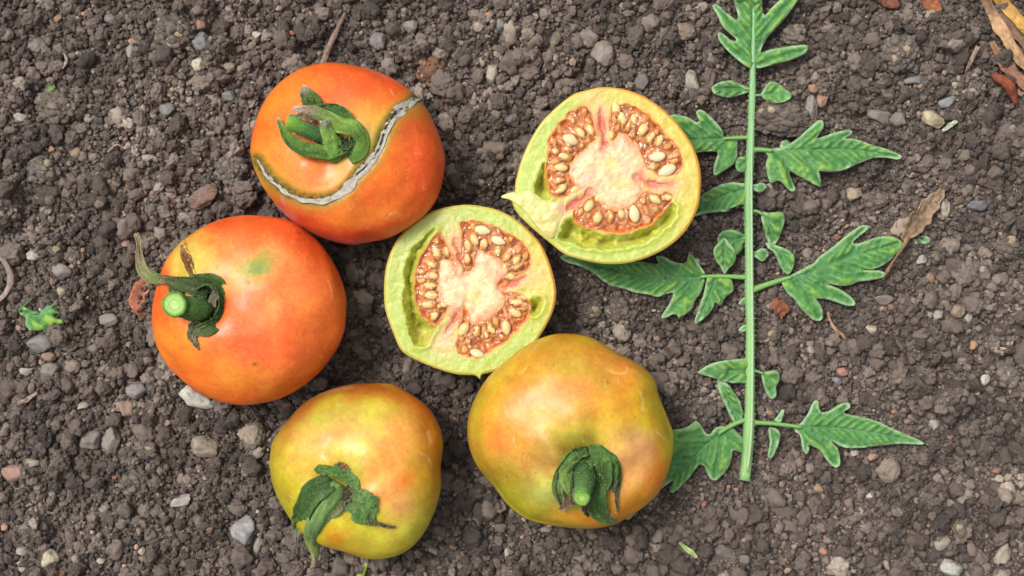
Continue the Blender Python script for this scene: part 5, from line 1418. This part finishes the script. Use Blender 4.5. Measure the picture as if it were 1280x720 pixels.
leaflet([(905,533),(895,535),(887,543),(882,540),(878,534),(873,528),(869,526),(863,531),(857,534),(850,536),(842,537),(820,545),(800,580),(778,632),(784,650),(793,643),(802,633),(811,624),(823,614),(833,606),(841,601),(838,609),(837,615),(842,616),(851,608),(860,599),(867,590),(872,583),(876,581),(880,583),(883,590),(887,597),(891,600),(896,600),(903,594),(909,587),(913,579),(915,572),(917,563),(924,565),(932,567),(937,564),(934,556),(929,547),(921,539),(914,534)], [(908,537),(885,555),(860,580),(835,600),(800,628)], [[(903,540),(875,540),(850,545)],[(900,543),(898,570),(893,596)],[(905,540),(920,550),(934,562)],[(880,560),(860,560),(838,575)]], z0=15, seed=127, yel=.2, dark=.15)
stalk('petiole', [(938,524,SZ,3.2),(925,527,SZ,3),(912,533,SZ,2.8),(898,542,SZ-1,2.2)], (120,170,96))

# fine pale hairs along the stem
hv, hf = [], []
r9 = np.random.default_rng(5)
stem_o = [c_ for c_ in LEAFROOT.children if c_.name == 'leaf_stem'][0]
sv_ = np.array([v.co[:] for v in stem_o.data.vertices]); sn_ = np.array([v.normal[:] for v in stem_o.data.vertices])
for k in range(2600):
    i = r9.integers(len(sv_) - 2)
    p0 = sv_[i] + r9.normal(size=3) * .6 * K; dn = sn_[i] + r9.normal(size=3) * .35; dn /= np.linalg.norm(dn)
    sd3 = np.cross(dn, r9.normal(size=3)); sd3 /= np.linalg.norm(sd3)
    L9 = r9.uniform(1.2, 3.4) * K; b9 = len(hv)
    hv += [p0 - sd3 * .16 * K, p0 + sd3 * .16 * K, p0 + dn * L9]; hf.append((b9, b9 + 1, b9 + 2))
hm = mesh('stem_hairs', np.array(hv), hf, col=np.tile(S(206, 222, 190), (len(hv), 1)))
ho = under(link('stem_hairs', hm, M['stem']), LEAFROOT); ho['kind'] = 'stuff'

# ------------------------------------------------------------------ small plant scraps, straw and roots
M['dry'] = tinted('dry_plant', rough=0.75, noise_scale=700, noise_amt=0.3, bump_s=0.8, bump_d=0.0005, spec=0.25)
def strip_thing(name, path, cols, label, cat, mat='dry', fold=.2, rag=.2, seed=1, thick=1.5, n=24, m=7):
    """a lone bit of plant matter; path rows: x, y, height over soil, width, roll"""
    z0 = min(float(soil_z(p[0], p[1])) for p in path)
    root = bpy.data.objects.new('tmp', None); root.location = (0, 0, 0)
    pts = [(*W(x, y, max(float(soil_z(x, y)), -2) * .6 + 6.0 + h), w, r) for x, y, h, w, r in path]
    o = ribbon(name, pts, cols, M[mat], root, fold=fold, rag=rag, seed=seed, thick=thick, n=n, m=m)
    o.parent = None; o.location = (0, 0, 0); bpy.data.objects.remove(root)
    return tag(o, label, cat)
# green scrap at left
g = thing('green_leaf_scrap', 'torn bright green leaf scrap lying alone on the soil at left', 'leaf scrap', tuple(W(52, 396, 4)))
leaflet([(24,388),(30,384),(40,388),(50,388),(58,383),(66,379),(76,378),(79,383),(75,390),(68,394),(72,398),(80,399),(79,405),(70,405),(67,408),(66,415),(56,413),(44,414),(36,412),(32,405),(32,396),(26,393)], [(26,389),(45,395),(70,383)], z0=8, seed=201, root=g, name='leaf_blade', yel=1.0, pale=.4)
stalk('leaf_stalk', [(24,389,7,2.5),(33,380,8,2.2),(41,373,7,1.6)], (70,100,50), (50,84,40), root=g)
strip_thing('seedling_stub', [(449,726,3,8,0),(453,712,4,8,0),(456,700,5,9,0),(452,690,4,8,0)], [(0,(140,190,60)),(1,(170,205,90))], 'small bright green shoot peeping out below the lowest tomato', 'shoot', 'stem', fold=-.3, rag=.05, thick=3)
strip_thing('grass_clipping', [(849,678,3,2,0),(857,685,4,5,0),(865,691,4,6,0),(871,697,3,2,0)], [(0,(120,160,90)),(1,(150,180,120))], 'short pale green grass clipping at the bottom right of the big tomato', 'grass clipping', 'stem', fold=.2, seed=4)
strip_thing('grass_sprig', [(58,114,3,2,0),(64,112,4,3.5,0),(68,107,4,2.5,0)], [(0,(110,170,50)),(1,(80,140,50))], 'tiny curved green blade in the upper left soil', 'grass blade', 'stem', fold=.2, seed=5)
strip_thing('dry_flake', [(186,345,4,10,0),(180,358,4,20,0),(172,372,4,22,0),(174,386,4,14,0),(181,398,3,3,0)], [(0,(164,114,92)),(.5,(160,108,86)),(1,(138,88,68))], 'reddish brown dry leaf flake between red tomato and green scrap', 'dry leaf', fold=.1, rag=.25, seed=6)
strip_thing('dry_twig', [(432,16,4,2,0),(424,32,4,4.5,0),(414,52,5,6,0),(405,74,5,6,0),(400,92,5,5,0)], [(0,(120,112,104)),(1,(150,140,130))], 'thin grey dry twig sticking out above the cracked tomato', 'twig', fold=-.3, seed=7, thick=2.5)
strip_thing('dry_rootlet', [(-6,314,4,5,0),(6,328,5,6,0),(12,342,6,7,0),(12,355,5,6,0),(4,370,4,5,0),(-8,380,4,4,0)], [(0,(140,138,132)),(1,(166,162,156))], 'curved grey dry rootlet cut by the left edge', 'root', fold=-.3, seed=8, thick=2.5)
strip_thing('dry_straw_bit', [(22,505,3,3,0),(34,499,4,5,0),(46,491,3,3,0)], [(0,(140,134,128)),(1,(160,150,140))], 'short grey straw bit near the left edge below the grey stones', 'straw', fold=-.2, seed=9, thick=2)
strip_thing('white_curl', [(80,66,3,1.5,0),(83,74,4,3,0),(81,80,4,3,0),(78,86,3,1.5,0)], [(0,(150,150,150)),(1,(170,168,164))], 'tiny white curled root hair in the upper left corner', 'root', fold=-.2, seed=10)
strip_thing('white_curl', [(1248,436,3,1.5,0),(1256,435,4,3,0),(1263,431,4,3,0),(1267,424,3,2,0)], [(0,(180,168,150)),(1,(190,180,160))], 'thin whitish curved root by the right edge right of the bright orange grain', 'root', fold=-.2, seed=11)
strip_thing('dry_rootlet', [(1034,390,4,1.5,0),(1039,403,4,2.5,0),(1044,411,4,3,0),(1052,418,4,2.5,0),(1058,424,3,1.2,0)], [(0,(170,150,130)),(1,(160,144,124))], 'forked pale dry rootlet below the spread right leaflet', 'root', fold=-.2, seed=12)
strip_thing('dry_rootlet', [(160,183,4,1.5,0),(154,185,4,2,0),(146,181,4,2,0),(134,190,4,1.5,0)], [(0,(150,144,136)),(1,(150,144,136))], 'fine grey bent rootlet above left of the reddish clay piece', 'root', fold=-.2, seed=13)
strip_thing('dry_flake', [(965,376,3,8,0),(972,382,3,18,0),(978,388,3,14,0),(975,398,3,3,0)], [(0,(128,88,68)),(1,(138,94,70))], 'rust coloured dry flake right of the leaf stem', 'dry leaf', fold=.1, rag=.3, seed=14)
strip_thing('withered_leaf_scrap', [(1178,236,4,6,0),(1170,248,5,15,0),(1158,262,6,22,0),(1146,276,6,24,10),(1136,290,6,18,0),(1128,300,6,8,0)], [(0,(134,124,106)),(.4,(152,142,118)),(.6,(118,108,90)),(1,(146,134,110))], 'withered tan leaf scrap lying over the tip of the spread right leaflet', 'dry leaf', fold=.25, rag=.22, seed=15, n=60, m=15)
strip_thing('dry_stalk', [(1136,296,14,4,0),(1124,316,14,3,0),(1112,334,12,2.5,0),(1103,350,6,2,0)], [(0,(150,132,104)),(1,(140,118,92))], 'thin tan dry stalk crossing the end of the spread right leaflet', 'stalk', fold=-.2, seed=16, thick=2)
strip_thing('brown_husk', [(1240,92,4,5,0),(1250,98,6,11,0),(1261,105,7,12,0),(1268,118,6,11,0),(1270,130,4,5,0)], [(0,(104,60,42)),(.5,(140,82,56)),(1,(120,68,46))], 'shiny rust brown husk near the right edge below the straw', 'husk', fold=-.35, rag=.1, seed=17, thick=2)
strip_thing('brown_husk', [(1156,-6,4,12,0),(1163,2,5,18,0),(1170,8,5,16,0),(1177,13,4,5,0)], [(0,(120,80,58)),(1,(158,106,72))], 'rust brown husk at the top edge, right one of two', 'husk', fold=-.3, rag=.1, seed=18, thick=2)
strip_thing('brown_husk', [(1098,-6,4,10,0),(1108,-1,5,16,0),(1118,4,5,14,0),(1124,8,4,5,0)], [(0,(110,78,62)),(1,(128,90,72))], 'dull brown husk cut by the top edge, left one of two', 'husk', fold=-.3, rag=.1, seed=19, thick=2)
strip_thing('straw_blade', [(1232,-24,8,14,0),(1252,0,10,15,0),(1268,18,11,15,0),(1284,36,11,14,0),(1310,60,9,13,0)], [(0,(176,150,82)),(.4,(198,172,96)),(1,(176,148,84))], 'broad golden straw blade crossing the upper right corner', 'straw', fold=-.2, rag=.06, seed=20, thick=2, n=36)
strip_thing('straw_blade', [(1228,-8,5,12,0),(1241,16,6,14,0),(1250,32,6,16,0),(1266,58,6,14,0),(1284,84,5,13,0),(1300,104,5,10,0)], [(0,(140,126,106)),(.35,(190,170,132)),(.6,(168,148,112)),(1,(150,128,98))], 'pale weathered straw blade left of the golden one', 'straw', fold=-.15, rag=.2, seed=21, thick=2, n=36)
strip_thing('straw_blade', [(1248,6,4,9,0),(1262,28,4,12,0),(1276,48,4,12,0),(1296,70,4,9,0)], [(0,(110,98,84)),(1,(130,112,90))], 'dark grey brown straw blade between the golden and the pale one', 'straw', fold=-.15, rag=.3, seed=22, thick=2)
strip_thing('straw_blade', [(1240,52,3,8,0),(1254,76,4,13,0),(1270,96,4,14,0),(1290,112,4,10,0)], [(0,(136,112,92)),(1,(150,120,96))], 'reddish brown straw strip below the pale blade at the right edge', 'straw', fold=-.15, rag=.3, seed=23, thick=2)
strip_thing('green_chip', [(1178,164,3,2,0),(1186,158,4,5,0),(1196,151,3,3,0)], [(0,(140,164,150)),(1,(160,180,164))], 'pale blue green plant sliver below the yellow tan angular stone', 'plant sliver', 'stem', seed=24)
strip_thing('dry_straw_bit', [(1206,92,3,2,0),(1212,80,4,4,0),(1218,68,4,5,0),(1222,58,3,5,0)], [(0,(130,120,108)),(1,(160,150,134))], 'thin pale straw bit left of the weathered straw blades', 'straw', fold=-.2, seed=25)
